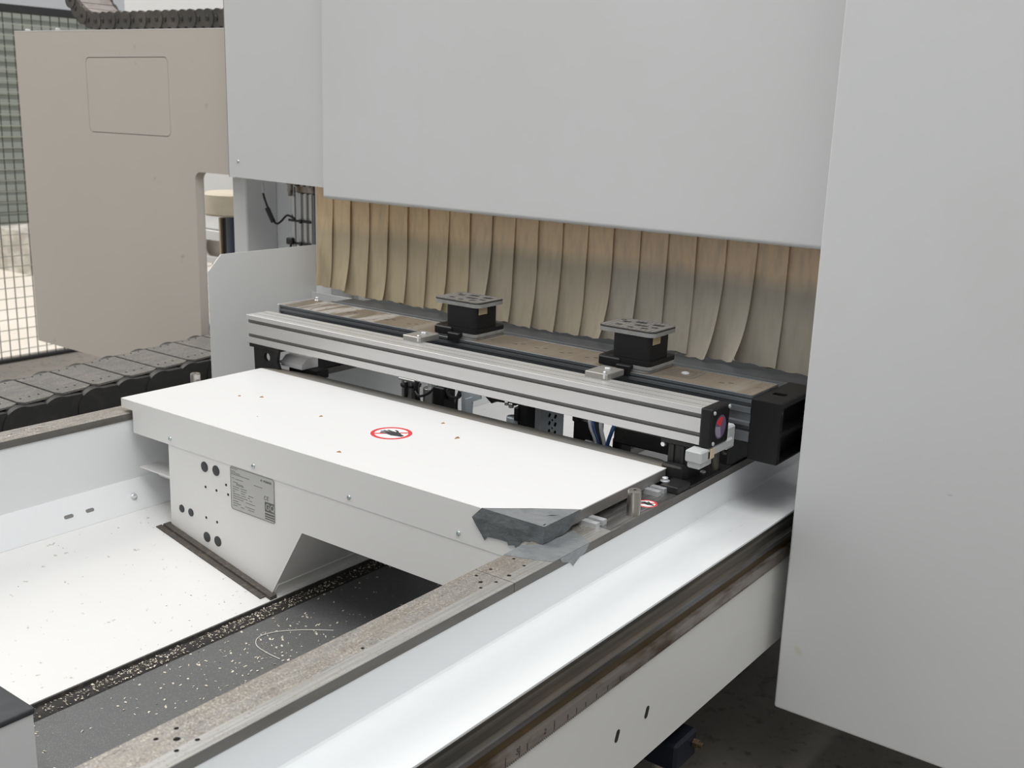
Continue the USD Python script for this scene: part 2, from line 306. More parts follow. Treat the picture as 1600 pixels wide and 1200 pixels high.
# ================================================================== THE SETTING
solo('floor', box(-6.3, 4.5, -2.5, 8.0, -0.2, 0.0, 0), 'hall_floor', kind='structure', label='dark stained concrete hall floor under the machine')
solo('yard_ground', box(-16, -6.3, -4, 16, -0.2, -0.02, 0), 'yard', kind='structure', label='sunlit pale yard ground beyond the mesh fence')
prof = [(-10.55, 0.03)]
z = 0.03
while z < 2.28:
    prof += [(-10.40, z), (-10.40, z + .052), (-10.43, z + .066), (-10.43, z + .088)]; z += .102
prof += [(-10.40, z), (-10.55, z)]
solo('wall_left', ext('y', prof, 2.0, 11.0), 'sheet_wall', kind='structure', smooth=False, label='grey green ribbed sheet metal wall of the next building')
solo('trim_1', box(-10.56, -10.385, 2.0, 11.0, -0.02, 0.03, .004), 'fence_frame', kind='structure', label='dark base strip along the foot of the ribbed wall')

# ================================================================== MACHINE BED
bed = thing('machine_bed', 'long white machine bed with two brown-stained steel rails running away to the right', 'machine bed')
XN0, XN1, SEAM = -1.045, -0.9615, 1.318
near = [(-1.024, .707, .0032), (-1.023, .677, .0032), (-1.004, .693, .0045), (-.984, .708, .0032), (-.984, .678, .0032), (-.994, 1.0, .003),
        (-1.027, 1.300, .0032), (-.987, 1.302, .0032), (-1.006, 1.285, .004), (-.992, 1.268, .003)]
ZF = .0006                                                      # depth of the running face, kept lighter than the shade-painted bar
def rail_piece(x0, x1, ya, yb, holes, top, label=None, track=None):
    hs_ = [disc(x, y, r) for x, y, r in holes]
    r_part = part(bed, 'rail', ext('z', sbox(x0, ya, x1, yb), ZR - .0173, ZR - ZF, holes=hs_), 'rail_side_shade', label, smooth=False)
    xt = track if track else x1
    part(r_part, 'running_face', ext('z', sbox(x0 + .0004, ya, xt, yb), ZR - ZF, ZR, holes=hs_), top, smooth=False)
    if track: part(r_part, 'worn_track', ext('z', sbox(xt, ya, x1 - .0004, yb), ZR - ZF, ZR, holes=hs_), 'rail_bright', smooth=False)
rail_piece(XN0, XN1, .3, SEAM - .0006, near, 'rail_steel', 'nearest steel rail bar with drilled holes', -.989)
rail_piece(XN0, XN1, SEAM + .0006, 1.62, [(-1.025, 1.336, .0032), (-.986, 1.336, .004), (-1.022, 1.397, .003), (-.991, 1.385, .003)], 'rail_steel', 'rail bar under the taped corner', -.989)
rail_piece(XN0, XN1, 1.6203, 2.1715, [], 'rail_steel_worn', 'worn shiny dark rail bar beside the white cover')
rail_piece(XN0, XN1, 2.1727, 4.2, [], 'rail_steel_worn')
rail_piece(-2.347, -2.273, .3, 4.2, [], 'rail_steel', 'far steel rail bar')
# near side wall and shelf: one bent sheet
sheet = [(-1.040, ZR - .0173), (XN1 - .001, ZR - .0173), (XN1 - .001, .7165), (-.9590, .7125), (-.952, .7115), (-.905, .7095), (-.838, .7115), (-.835, .7105), (-.835, .7075), (-.90, .7055), (-.95, .7055), (-.975, .7055), (-1.040, .7055)]
part(bed, 'side_wall', ext('y', sheet, .3, 4.2), 'bed_paint', 'white near side wall under the rail', smooth=25)
part(bed, 'shelf', ext('y', [(-.9595, .7132), (-.952, .7122), (-.905, .7102), (-.838, .7122), (-.8345, .7110), (-.8345, .7070), (-.8365, .7065), (-.838, .7100), (-.905, .7085), (-.952, .7108), (-.9595, .7120)], .3, 4.2), 'shelf_metal', 'bright pale sheet metal ledge below the near rail', smooth=60)
part(bed, 'side_wall', ext('y', [(-1.06, .7055), (-.852, .7055), (-.852, .604), (-.838, .604), (-.836, .602), (-.836, .399), (-.838, .397), (-.87, .397), (-.87, .45), (-1.06, .45)], .3, 4.2, holes=[]), 'bed_side_paint', 'grey white lower body side with two slotted holes', smooth=25)
for (y, z) in ((1.570, .495), (1.467, .496)):
    part(bed, 'oval_hole', ext('x', slot(y, z, .024, .0115, 1.2), -.8362, -.8354), 'ink', smooth=False)
# guide rail and rack under the shelf
part(bed, 'guide_rail', ext('y', [(-.852, .706), (-.842, .706), (-.842, .694), (-.838, .692), (-.838, .687), (-.845, .684), (-.845, .664), (-.839, .661), (-.852, .661)], .3, 4.2), 'dark_guide', 'dark profiled linear guide rail under the ledge', smooth=25)
part(bed, 'guide_rail', ext('y', [(-.852, .661), (-.839, .661), (-.837, .659), (-.837, .649), (-.840, .647), (-.852, .647)], .3, 4.2), 'guide_steel', smooth=25)
part(bed, 'guide_rail', ext('y', [(-.852, .647), (-.843, .647), (-.843, .628), (-.852, .628)], .3, 4.2), 'oily_steel', 'brown greased strip between guide and toothed rack', smooth=False)
teeth, y, p = [(.3, .628)], .3, .005
while y < 3.4:
    teeth += [(y, .6075), (y + p * .25, .6075), (y + p * .40, .6025), (y + p * .75, .6025), (y + p * .95, .6075)]; y += p
teeth += [(y, .6075), (y, .628)]
part(bed, 'gear_rack', ext('x', teeth, -.852, -.833), 'rack_steel', 'toothed rack with scale marks along its edge', smooth=False)
ticks = cat(*[box(-.8332, -.8326, yy - .0006, yy + .0006, .608, .608 + hh, 0) for yy, hh in ((1.135, .014), (1.170, .017), (1.190, .012), (1.262, .016), (1.300, .009), (1.325, .009), (1.352, .008), (1.10, .013), (1.385, .008), (1.42, .008), (1.46, .008))],
            text('3', .010, (-.8331, 1.160, .613), 'side'), text('2', .009, (-.8331, 1.233, .613), 'side'))
part(bed, 'scale_marks', ticks, 'ink', smooth=False, kind='stuff')
# far side wall, slotted strip, sloping white floor
part(bed, 'side_wall', ext('y', [(-2.345, ZR - .0173), (-2.2755, ZR - .0173), (-2.2755, .629), (-2.345, .45)], .3, 4.2), 'bed_paint', 'white far side wall under the far rail', smooth=False)
dz = np.array([-2.2335, .556]) - np.array([-2.2755, .629]); 
strip_pts = [(-2.2755, .629), (-2.2735, .6295), (-2.2335, .5605), (-2.2355, .556), (-2.2755, .556)]
part(bed, 'slotted_strip', ext('y', strip_pts, .3, 4.2), 'bed_paint', 'slanted white strip with two slots and a bolt along the far wall', smooth=False)
def on_strip(y, z):                                             # a frame on the slanted strip
    t = (.6295 - z) / (.6295 - .5605); return np.array([-2.2735 + .04 * t, y, z])
ang = math.atan2(.04, .069)
for (y, z, L) in ((1.290, .590, .024), (1.345, .590, .022)):
    m = cat(ext('z', slot(0, 0, L, .009, math.pi / 2), 0, .0006)); m.apply_transform(trimesh.transformations.rotation_matrix(math.pi / 2 - ang, (0, 1, 0))); m.apply_translation(on_strip(y, z))
    part(bed, 'strip_slot', m, 'plate_print_light', smooth=False)
    m = ext('z', slot(0, 0, L + .003, .012, math.pi / 2), 0, .0004); m.apply_transform(trimesh.transformations.rotation_matrix(math.pi / 2 - ang, (0, 1, 0))); m.apply_translation(on_strip(y + .001, z - .001))
    part(bed, 'slot_rim', m, 'bed_paint', smooth=False)
m = cat(lathe([(0, .0), (.0095, .0), (.0095, .0015), (.0062, .002), (.0062, .0072), (.0052, .0085), (.0030, .0085), (.0026, .005), (0, .005)], n=24)); m.apply_transform(trimesh.transformations.rotation_matrix(math.pi / 2 - ang, (0, 1, 0))); m.apply_translation(on_strip(1.466, .592))
part(bed, 'bolt', m, 'zinc', 'shiny bolt in the slanted strip')
fl = [(-2.236, zfloor(-2.236)), (-1.747, .467), (-1.747, .4645), (-1.755, .463), (-2.236, zfloor(-2.236) - .005)]
part(bed, 'floor_plate', ext('y', fl, .3, 4.2), 'floor_plate_white', 'sloping white floor plate dusted with chips', smooth=False)
part(bed, 'base_frame', ext('y', [(-2.345, .45), (-2.236, zfloor(-2.236) - .006), (-1.755, .4615), (-1.755, .41), (-1.06, .41), (-1.06, .37), (-2.345, .37)], .3, 4.2), 'black_metal', 'dark frame under the bed', smooth=False)
for (x, y) in ((-1.005, 1.897), (-.984, 2.028)):
    part(bed, 'bolt', lathe([(0, 0), (.010, 0), (.010, .0016), (.0065, .002), (.0065, .008), (.0055, .009), (.003, .009), (.003, .0055), (0, .0055)], (x, y, ZR + (.015 if y < 1.95 else 0)), n=20), 'zinc')

foot = thing('levelling_jack', 'dark blue levelling jack on the floor under the near body side', 'levelling jack', loc=(-.90, 1.755, 0))
part(foot, 'levelling_block', cat(box(-.915, -.840, 1.71, 1.80, .290, .352, .006), box(-.93, -.875, 1.72, 1.79, .345, .449, .003)), 'foot_paint')
part(foot, 'base_pad', cyl((-.90, 1.755, 0), .06, .03, n=32, ch=.004), 'black_rubber')
part(foot, 'threaded_stem', cyl((-.90, 1.755, .03), .014, .36, n=16), 'rack_steel')
part(foot, 'side_bolt', cat(cyl((-.840, 1.785, .325), .010, .012, 'x', 6), cyl((-.829, 1.785, .325), .006, .010, 'x', 16)), 'oily_steel', 'rusty bolt on the foot')

# ================================================================== CONVEYOR BELT
belt = thing('conveyor_belt', 'dark grey conveyor belt strewn with pale chips between white floor plate and near rail', 'conveyor belt', loc=(-1.38, 1.8, .41))
part(belt, 'belt_surface', ext('y', [(-1.704, .455), (-1.065, .455), (-1.065, .447), (-1.704, .447)], .3, 4.2), 'belt', smooth=False)
part(belt, 'belt_bed', box(-1.70, -1.07, .3, 4.2, .411, .446, 0), 'black_metal')
strip = [(-1.7465, .462), (-1.7440, .4670), (-1.741, .4670), (-1.739, .4605), (-1.722, .4610), (-1.712, .4590), (-1.7045, .4545), (-1.7045, .446), (-1.7465, .446)]
part(belt, 'sealing_strip', ext('y', strip, .3, 4.2), 'black_rubber', 'black rubber sealing lip along the white floor plate', smooth=25)

rng = np.random.default_rng(7)
def scatter(n, x0, x1, y0, y1, zf, dens=None):
    P = np.stack([rng.uniform(x0, x1, n), rng.uniform(y0, y1, n)], 1)
    if dens is not None: P = P[rng.random(n) < dens(P[:, 0], P[:, 1])]
    return np.column_stack([P, [zf(x) for x in P[:, 0]]])
d1 = lambda x, y: np.clip(.12 + .5 * np.exp(-((x + 1.62) / .09)**2) + .55 * np.exp(-((y - 1.38) / .16)**2) * (x > -1.66), 0, 1) * (.35 + .65 * (y > 1.0)) * np.where(y > 1.5, .55, 1)
pos = scatter(2800, -1.70, -1.07, .75, 2.4, lambda x: .455, d1)
solo('wood_chips', slivers(pos, .0036, 3), 'chip_pale', 'pale wood chips scattered over the dark grey conveyor belt', 'wood chips', kind='stuff', smooth=False)
pos = scatter(2600, -1.738, -1.706, .80, 2.4, lambda x: .4605 if x < -1.715 else .458, lambda x, y: .25 + .75 * meshkit.noise(np.stack([x * 0, y * 9, x * 0], -1)))
k = rng.random(len(pos)) < .45
solo('wood_chips', slivers(pos[k], .0030, 4, flat=.3), 'chip_pale', 'pale chips packed along the black sealing lip of the belt', 'wood chips', kind='stuff', smooth=False)
solo('wood_chips', slivers(pos[~k], .0034, 5, flat=.3), 'chip_grey', 'dull brown chips packed along the black sealing lip of the belt', 'wood chips', kind='stuff', smooth=False)
pos = scatter(300, -2.22, -1.76, .82, 1.48, lambda x: zfloor(x), lambda x, y: np.clip(.10 + 1.0 * np.exp(-((x + 1.80) / .07)**2) * (y > 1.15) + .5 * np.exp(-((y - 1.46) / .07)**2), 0, 1))
solo('wood_chips', slivers(pos, .0018, 6), 'chip_grey', 'fine grey chips dusting the sloping white floor plate', 'wood chips', kind='stuff', smooth=False)
pos = scatter(46, -2.33, -2.285, 1.12, 1.46, lambda x: ZR, lambda x, y: .25 + .75 * np.exp(-((y - 1.26) / .05)**2))
solo('wood_chips', slivers(pos, .0052, 8), 'bead', 'pale translucent crumbs lying on the far rail', 'crumbs', kind='stuff', smooth=False)
th = curve([(-1.553, 1.475, .4562), (-1.60, 1.438, .4562), (-1.640, 1.392, .4562), (-1.650, 1.352, .4562), (-1.625, 1.325, .4562), (-1.58, 1.318, .4562), (-1.545, 1.318, .4562)], 40)
solo('plastic_thread', tube(th, .0011, 6), 'thread', 'thin pale curled thread lying on the dark conveyor belt', 'thread')

# ================================================================== WHITE COVER
Y0, ZT = 1.485, 0.833
YX = Y0 - .0008                                                # front of the lower box
cover = thing('machine_cover', 'white sheet metal cover bridging both rails with a red hand prohibition sticker on top', 'machine cover', loc=(-1.66, 1.70, ZT - .3))
top = Polygon([(-2.308, 1.4854), (-1.02, 1.4854), (-1.02, 1.926), (-2.308, 1.926)])
part(cover, 'top_plate', cat(ext('z', poly(top, 0), ZT - .0022, ZT), box(-2.308, -2.3055, 1.4856, 1.926, ZT - .0245, ZT - .001, .0008)), 'cover_paint', smooth=False)
part(cover, 'shade_edge', box(-1.0225, -1.02, 1.4856, 1.926, ZT - .0245, ZT - .0022, .0006), 'edge_shade', 'folded edge on the right side with shade painted in as grey')
back = Polygon([(-2.308, 1.926), (-1.02, 1.926), (-1.02, 1.945), (-1.026, 1.962), (-1.045, 1.982), (-1.075, 1.995), (-2.15, 1.997), (-2.22, 1.985), (-2.27, 1.965), (-2.30, 1.940)])
bm = ext('z', back, -.0022, 0); bm = bm.subdivide_to_size(.05); v = bm.vertices; v[:, 2] += ZT - np.clip(v[:, 1] - 1.926, 0, 1) * math.tan(math.radians(7)); bm.vertices = v
part(cover, 'back_slope', bm, 'cover_back_shade', 'dusty sloped rear strip of the cover, shade under the beam painted in as grey', smooth=False)
part(cover, 'front_skirt', ext('y', [(-2.308, ZT - .0004), (-1.02, ZT - .0004), (-1.02, .809), (-1.052, .809), (-1.052, .7520), (-2.262, .7520), (-2.262, .809), (-2.308, .809)], Y0 - .0020, Y0 + .0004), 'box_paint', smooth=False)
ob = [(-2.123, .815), (-2.1265, .5425), (-1.7620, .4735), (-1.6580, .6490), (-1.055, .6480), (-1.055, .815)]
part(cover, 'lower_box', ext('y', ob, YX, 1.93), 'box_paint', 'tapering white box hanging under the cover', smooth=False)
# folded lip low on the slanted end of the box
sl = np.array([-1.6580, .6490]) - np.array([-1.7620, .4735]); sl /= np.linalg.norm(sl); nn = np.array([sl[1], -sl[0]])
q = np.array([-1.7620, .4735]); lip = [q - sl * .004, q + sl * .030, q + sl * .030 + nn * .0025, q - sl * .004 + nn * .0025]
part(cover, 'fold_lip', ext('y', lip, Y0 + .0035, 1.93), 'box_paint', smooth=False)
part(cover, 'side_bracket', cat(box(-2.258, -2.128, 1.492, 1.545, .660, .663, .0008), box(-2.258, -2.128, 1.545, 1.548, .625, .663, .0008)), 'box_paint', 'small white angle bracket beside the box')
part(cover, 'end_wall', box(-2.262, -2.128, 1.60, 1.603, .545, .80, .0005), 'box_paint')
part(cover, 'rubber_seal', ext('y', [(-2.140, zfloor(-2.140) + .0006), (-1.748, .4678), (-1.7485, .4755), (-2.136, zfloor(-2.136) + .009)], 1.468, Y0 + .002), 'rubber_strip', 'dark rubber seal under the box on the white floor plate', smooth=False)
part(cover, 'rubber_seal', ext('y', [(-2.145, zfloor(-2.145) + .0003), (-1.765, .4706), (-1.765, .4730), (-2.145, zfloor(-2.145) + .0028)], 1.453, 1.4685), 'rubber_strip', smooth=False)
for (x, z, r) in ((-1.988, .7255, .0125), (-1.946, .7255, .0125), (-2.082, .598, .0098), (-2.047, .597, .0098), (-1.989, .550, .0125), (-1.949, .550, .0125)):
    pl = part(cover, 'hole_plug', cat(lathe([(0, -.0022), (r * .80, -.0022), (r, -.0008), (r, .002), (0, .002)], (x, YX, z), 'y', 30)), 'plug_grey', 'round dark hole plug' if r > .012 else 'small round dark hole plug')
for (x, z) in ((-1.987, .676), (-1.947, .677), (-1.905, .677), (-1.911, .699), (-1.989, .599), (-1.949, .598)):
    part(cover, 'drill_hole', ext('y', disc(x, z, .0032), YX - .0005, YX + .0005), 'ink', smooth=False)
for x in (-2.114, -1.812, -1.512, -1.218):
    s = part(cover, 'screw', lathe([(0, -.0012), (.0058, -.0012), (.0058, .0), (.0048, .0022), (.0026, .0034), (.0026, .0016), (0, .0016)], (0, 0, 0), 'z', 20).apply_transform(trimesh.transformations.rotation_matrix(math.pi / 2, (1, 0, 0))).apply_translation((x, Y0 - .0020, .768)), 'screw_zinc')
# nameplate
np_ = part(cover, 'nameplate', ext('y', rrect(-1.819, .6985, .150, .104, .006), YX - .0010, YX + .0002), 'plate_silver', 'silver rating plate with black print', smooth=False)
yp = YX - .0010
NX, NZ = -1.894, .7505
part(np_, 'nameplate_border', ext('y', rrect(-1.819, .6985, .149, .103, .006).difference(rrect(-1.819, .6985, .1462, .1002, .005)), yp - .0003, yp), 'plate_print_light', smooth=False)
lines = []
for (a, b, h) in ((.004, .026, 5), (.004, .018, 12), (.004, .034, 16), (.004, .066, 20), (.006, .014, 30), (.018, .044, 31), (.082, .110, 31), (.010, .026, 40), (.020, .044, 43), (.020, .046, 46), (.008, .030, 52), (.036, .056, 52), (.008, .028, 58), (.036, .054, 58), (.008, .016, 64), (.036, .050, 64), (.062, .078, 64), (.008, .032, 70), (.036, .052, 70), (.060, .066, 70), (.008, .058, 76), (.064, .074, 76), (.008, .044, 82), (.052, .084, 84), (.008, .026, 89), (.008, .034, 95), (.050, .082, 95), (.008, .022, 101), (.034, .046, 101), (.060, .080, 101)):
    zz = NZ - h * .00092; rr = random.Random(h * 7 + int(a * 1000)); x = a
    while x < b:
        w = rr.uniform(.0016, .005); lines.append(sbox(NX + x, zz - .0008, NX + min(x + w, b), zz + .0008)); x += w + .0008
part(np_, 'print_lines', ext('y', unary_union(lines), yp - .0003, yp), 'plate_print_light', smooth=False, kind='stuff')
part(np_, 'logo_text', text('HOMAG', .0052, (NX + .1135, yp, NZ - .0135), 'front', True, .0003), 'plate_print', smooth=False)
part(np_, 'logo_mark', ext('y', poly([(NX + .1045, NZ - .0110), (NX + .1075, NZ - .0078), (NX + .1105, NZ - .0110), (NX + .1075, NZ - .0145)], 0, [disc(NX + .1084, NZ - .0111, .0011)]), yp - .0003, yp), 'plate_print', smooth=False)
part(np_, 'print_mark', text('CE', .0095, (NX + .1145, yp, NZ - .0540), 'front', False, .0003), 'plate_print', smooth=False)
blk = rrect(NX + .1325, NZ - .0695, .0310, .0235, .0005)
part(np_, 'print_block', ext('y', blk, yp - .0002, yp), 'plate_print', smooth=False)
part(np_, 'print_block_text', text('GQ', .0145, (NX + .1195, yp - .0002, NZ - .0765), 'front', False, .0003), 'plate_silver', smooth=False)
part(np_, 'print_block', ext('y', unary_union([sbox(NX + .117, NZ - .0885, NX + .148, NZ - .0840), sbox(NX + .117, NZ - .0940, NX + .148, NZ - .0905), sbox(NX + .117, NZ - .0990, NX + .148, NZ - .0962)]), yp - .0002, yp), 'plate_print', smooth=False)

def no_touch_sign(parent, cx, cy, z, r, up):
    """a round prohibition sign lying flat: red ring and bar, black hand; up = direction of the sign's top in the plane"""
    up = np.array(up, float) / np.linalg.norm(up); rt = np.array([up[1], -up[0]])
    def tr(g):
        from shapely.affinity import affine_transform
        return affine_transform(g, [r * rt[0], r * up[0], r * rt[1], r * up[1], cx, cy])
    sg = part(parent, 'prohibition_sticker', ext('z', tr(disc(0, 0, 1.0, 16)), z, z + .0003), 'sign_white', 'round white sticker with red ring, red bar and black hand', smooth=False)
    ring = disc(0, 0, 1.0, 16).difference(disc(0, 0, .82, 16)); bar = LineString([(-.60, .60), (.60, -.60)]).buffer(.075, cap_style=2)
    part(sg, 'red_ring', ext('z', tr(unary_union([ring, bar])), z + .0003, z + .0005), 'sign_red', smooth=False)
    hand = unary_union([Polygon([(-.20, .10), (.24, .10), (.26, -.25), (.10, -.55), (.06, -.72), (-.10, -.72), (-.14, -.52), (-.24, -.25)]).buffer(.03),
        LineString([(-.16, .05), (-.24, .46)]).buffer(.052), LineString([(-.04, .08), (-.06, .58)]).buffer(.055), LineString([(.08, .08), (.10, .55)]).buffer(.055), LineString([(.19, .06), (.26, .44)]).buffer(.05),
        LineString([(.22, -.22), (.42, .0), (.46, .12)]).buffer(.055)])
    part(sg, 'hand_symbol', ext('z', tr(hand), z + .0005, z + .0007), 'sign_black', smooth=False)
    return sg
no_touch_sign(cover, -1.6125, 1.7165, ZT, .0475, (-1, 0))

CHIPS = [((-2.112, 1.691), .010, 'faint small wood chip near the far left corner of the white cover top'), ((-2.063, 1.721), .012, 'brown wood chip near the left end of the cover top, right of a fainter one'),
         ((-1.828, 1.702), .011, 'brown wood chip on the cover top midway between left end and sign'), ((-1.598, 1.539), .013, 'thin brown splinter on the white cover top nearest the front edge below the sign'),
         ((-1.578, 1.856), .011, 'small pinkish chip on the cover top near the grey rear strip'), ((-1.478, 1.788), .015, 'largest brown wood chip on the cover top, right of the sign'), ((-1.936, 1.601), .004, 'tiny dark speck on the white cover top left of the sign')]
for i, ((x, y), L, lab) in enumerate(CHIPS):
    m = trimesh.convex.convex_hull(np.array([(-L * .5, -L * .12, 0), (L * .5, -L * .05, 0), (L * .2, L * .22, 0), (-L * .3, L * .15, 0), (-L * .2, 0, L * .22), (L * .2, L * .05, L * .28)]))
    m.apply_transform(trimesh.transformations.rotation_matrix(.75 + .4 * (i % 3 - 1), (0, 0, 1))); m.apply_translation((x, y, ZT))
    solo('wood_chip', m, 'ink' if L < .005 else 'chip_brown', lab, 'wood chip', 'crumbs on the white cover', smooth=False)

# duct tape over the cover's corner
tape = thing('duct_tape', 'crumpled silver grey duct tape wrapped over the front right corner of the white cover', 'duct tape', loc=(-1.05, 1.49, ZT - .05))
part(tape, 'tape_top', ext('z', [(-1.162, 1.4825), (-1.022, 1.4825), (-1.0185, 1.486), (-1.0185, 1.600), (-1.030, 1.592), (-1.092, 1.543), (-1.13, 1.509)], ZT, ZT + .0007, holes=[[(-1.050, 1.530), (-1.044, 1.538), (-1.031, 1.549), (-1.040, 1.536)], [(-1.025, 1.487), (-1.022, 1.492), (-1.027, 1.497), (-1.0275, 1.490)]]), 'tape', smooth=False)
fr = [(-1.162, .8337), (-1.182, .812), (-1.152, .772), (-1.146, .781), (-1.12, .783), (-1.099, .784), (-1.096, .778), (-1.082, .782), (-1.077, .776), (-1.068, .790), (-1.060, .796), (-1.03, .7995), (-1.0185, .8005), (-1.0185, .8337)]
fm = ext('y', fr, 0, .0007).subdivide_to_size(.008); v = fm.vertices
wav = .0055 * meshkit.fbm(np.stack([v[:, 0] * 45, v[:, 1] * 0, v[:, 2] * 22 + v[:, 0] * 20], -1), 3) * np.clip((.833 - v[:, 2]) / .02, 0, 1); v[:, 1] += 1.4818 - wav; fm.vertices = v
part(tape, 'tape_tear', ext('z', [(-1.052, 1.528), (-1.044, 1.540), (-1.029, 1.551), (-1.024, 1.487), (-1.028, 1.486)], ZT + .0001, ZT + .0003), 'ink', 'dark slit torn in the tape', smooth=False)
part(tape, 'tape_front', fm, 'tape_side', 'dark hanging flap of the tape', smooth=40)
sd = [(1.4812, .8337), (1.600, .8337), (1.575, .812), (1.560, .8025), (1.52, .8015), (1.4812, .8008)]
sm = ext('x', sd, 0, .0007).subdivide_to_size(.01); v = sm.vertices; v[:, 0] += -1.0192 + .0012 * np.sin(v[:, 1] * 160) * np.clip((.833 - v[:, 2]) / .02, 0, 1); sm.vertices = v
part(tape, 'tape_side', sm, 'tape_side', smooth=40)
part(tape, 'tape_on_rail', ext('z', [(-1.045, 1.398), (-1.048, 1.455), (-1.018, 1.482), (-1.017, 1.575), (-.9608, 1.545), (-.9608, 1.450), (-.963, 1.430), (-1.00, 1.412)], ZR, ZR + .0006), 'tape', smooth=False)
part(tape, 'tape_on_rail', ext('x', [(1.450, ZR + .0006), (1.545, ZR + .0006), (1.530, .787), (1.512, .783), (1.492, .773), (1.486, .781), (1.455, .792)], -.9614, -.9606), 'tape', smooth=False)

# ================================================================== THINGS ON THE NEAR AND FAR RAIL
pin = thing('stop_pin', 'steel stop pin standing on the near rail right of the taped corner', 'stop pin', 'steel stop pins on the rails', loc=(-.976, 1.722, ZR))
part(pin, 'pin_body', lathe([(.0135, 0), (.0135, .047), (.0118, .050), (.0030, .050), (.0030, .040), (0, .040), (0, 0)][::-1], (-.976, 1.722, ZR), 'z', 36), 'pin_steel')
pl = copy_of(pin, (-2.33 + .976, 0, 0), 'steel stop pin standing on the far rail behind the white cover')
for i, (yy, lab) in enumerate(((1.625, 'slotted zinc clamp plate on the near rail beside the tape'), (1.858, 'slotted zinc clamp plate on the near rail beyond the stop pin'))):
    t = thing('clamp_plate', lab, 'clamp plate', 'zinc clamp plates under the cover edge', loc=(-1.02, yy, ZR))
    part(t, 'plate', ext('z', sbox(-1.046, yy - .019, -.988, yy + .019), ZR, ZR + .010, holes=[slot(-.993, yy, .060, .0105)]), 'zinc', smooth=False)
    part(t, 'socket_screw', lathe([(0, 0), (.0085, 0), (.0085, .007), (.0075, .008), (.0040, .008), (.0040, .004), (0, .004)], (-1.034, yy, ZR + .010), n=20), 'screw_zinc')
st = thing('warning_sticker', 'round red and white prohibition sticker stuck on the near rail behind the stop pin', 'sticker', loc=(-.986, 1.79, ZR))
no_touch_sign(st, -.9855, 1.790, ZR, .0215, (-1, 0))

# ================================================================== ALUMINIUM BEAM
YB0, YB1, ZB0, ZB1 = 1.945, 2.025, .892, .972
beam = thing('aluminium_beam', 'silver grooved aluminium beam with black end cap standing in front of the vacuum console', 'aluminium beam', loc=(-1.66, 1.985, ZR))
def g(y, z, w, d, face):                                         # a T-groove cut from a face
    if face == 'f': return unary_union([sbox(y - .001, z - w / 2, y + .006, z + w / 2), sbox(y + .003, z - w, y + d, z + w)])
    if face == 'b': return unary_union([sbox(y - .006, z - w / 2, y + .001, z + w / 2), sbox(y - d, z - w, y - .003, z + w)])
    return unary_union([sbox(y - w / 2, z - .005, y + w / 2, z + .001)])
cs = rrect((YB0 + YB1) / 2, (ZB0 + ZB1) / 2, .08, .08, .0012)
holes = [g(YB0, ZB1 - .0175, .010, .016, 'f'), g(YB0, ZB1 - .0575, .0095, .016, 'f'), g(YB1, ZB1 - .0175, .010, .016, 'b'), g(YB1, ZB1 - .0575, .0095, .016, 'b'),
         sbox(YB0 + .0240, ZB1 - .006, YB0 + .0268, ZB1 + .001), sbox(YB0 + .0530, ZB1 - .006, YB0 + .0562, ZB1 + .001)]
part(beam, 'profile', ext('x', cs, -2.388, -.958, holes=holes), 'aluminium', smooth=False)
for zc in (ZB1 - .0175, ZB1 - .0575):
    part(beam, 'groove_cover', box(-2.386, -.959, YB0 + .0055, YB0 + .008, zc - .0060, zc + .0060, 0), 'aluminium_groove')
cap = part(beam, 'end_cap', rbox(-.9585, -.932, YB0 - .002, YB1 + .002, ZB0 - .003, ZB1 + .001, .005, 4).difference(cyl((-.9345, 1.988, .928), .027, .01, 'x', 40, ch=0)), 'black_plastic', 'black plastic end cap of the beam')
dl = part(cap, 'position_dial', cyl((-.9343, 1.988, .928), .0262, .0012, 'x', 40, ch=.0003), 'dial_purple', 'small round dial with red pointer')
th = np.linspace(math.radians(60), math.radians(150), 10)
part(cap, 'dial_pointer', ext('x', [(1.988, .928)] + [(1.988 + .021 * math.cos(a), .928 + .021 * math.sin(a)) for a in th], -.9331, -.9327), 'sign_red', 'red pointer of the dial', smooth=False)
th = np.linspace(math.radians(170), math.radians(280), 10)
part(cap, 'dial_sector', ext('x', [(1.988, .928)] + [(1.988 + .023 * math.cos(a), .928 + .023 * math.sin(a)) for a in th], -.9331, -.9328), 'dial_grey', smooth=False)
for (y, z) in ((YB0 + .008, ZB1 - .008), (YB1 - .004, ZB1 - .006), (YB0 + .010, ZB0 + .006)):
    part(cap, 'cap_screw', cyl((-.9335, y, z), .0042, .0045, 'x', 16, ch=.001), 'sensor_grey', 'white cap screw')
# sensor bracket below the end cap
sb = part(beam, 'sensor_bracket', cat(box(-.972, -.934, 1.912, 1.966, .862, .888, .003), box(-.968, -.938, 1.916, 1.970, .849, .864, .003), box(-.966, -.934, 1.958, 2.060, .868, .890, .004), box(-.966, -.938, 2.04, 2.075, .862, .915, .004)), 'sensor_grey', 'light grey plastic sensor bracket under the end cap')
part(sb, 'sensor_tab', box(-.9335, -.931, 1.948, 1.966, .866, .888, .0008), 'cream', 'small cream tab')
part(sb, 'sensor_slot', box(-.934, -.9325, 1.9435, 1.9475, .868, .882, 0), 'black_plastic')
part(beam, 'pressure_fitting', cat(cyl((-.955, 2.065, .845), .006, .03, 'z', 16), cyl((-.978, 2.065, ZR), .011, .050, 'z', 20)), 'dark_guide', 'metal fitting behind the sensor bracket')
part(beam, 'strut', tube([(-.95, 2.06, .850), (-.945, 2.085, .905)], .004, 8), 'black_plastic')
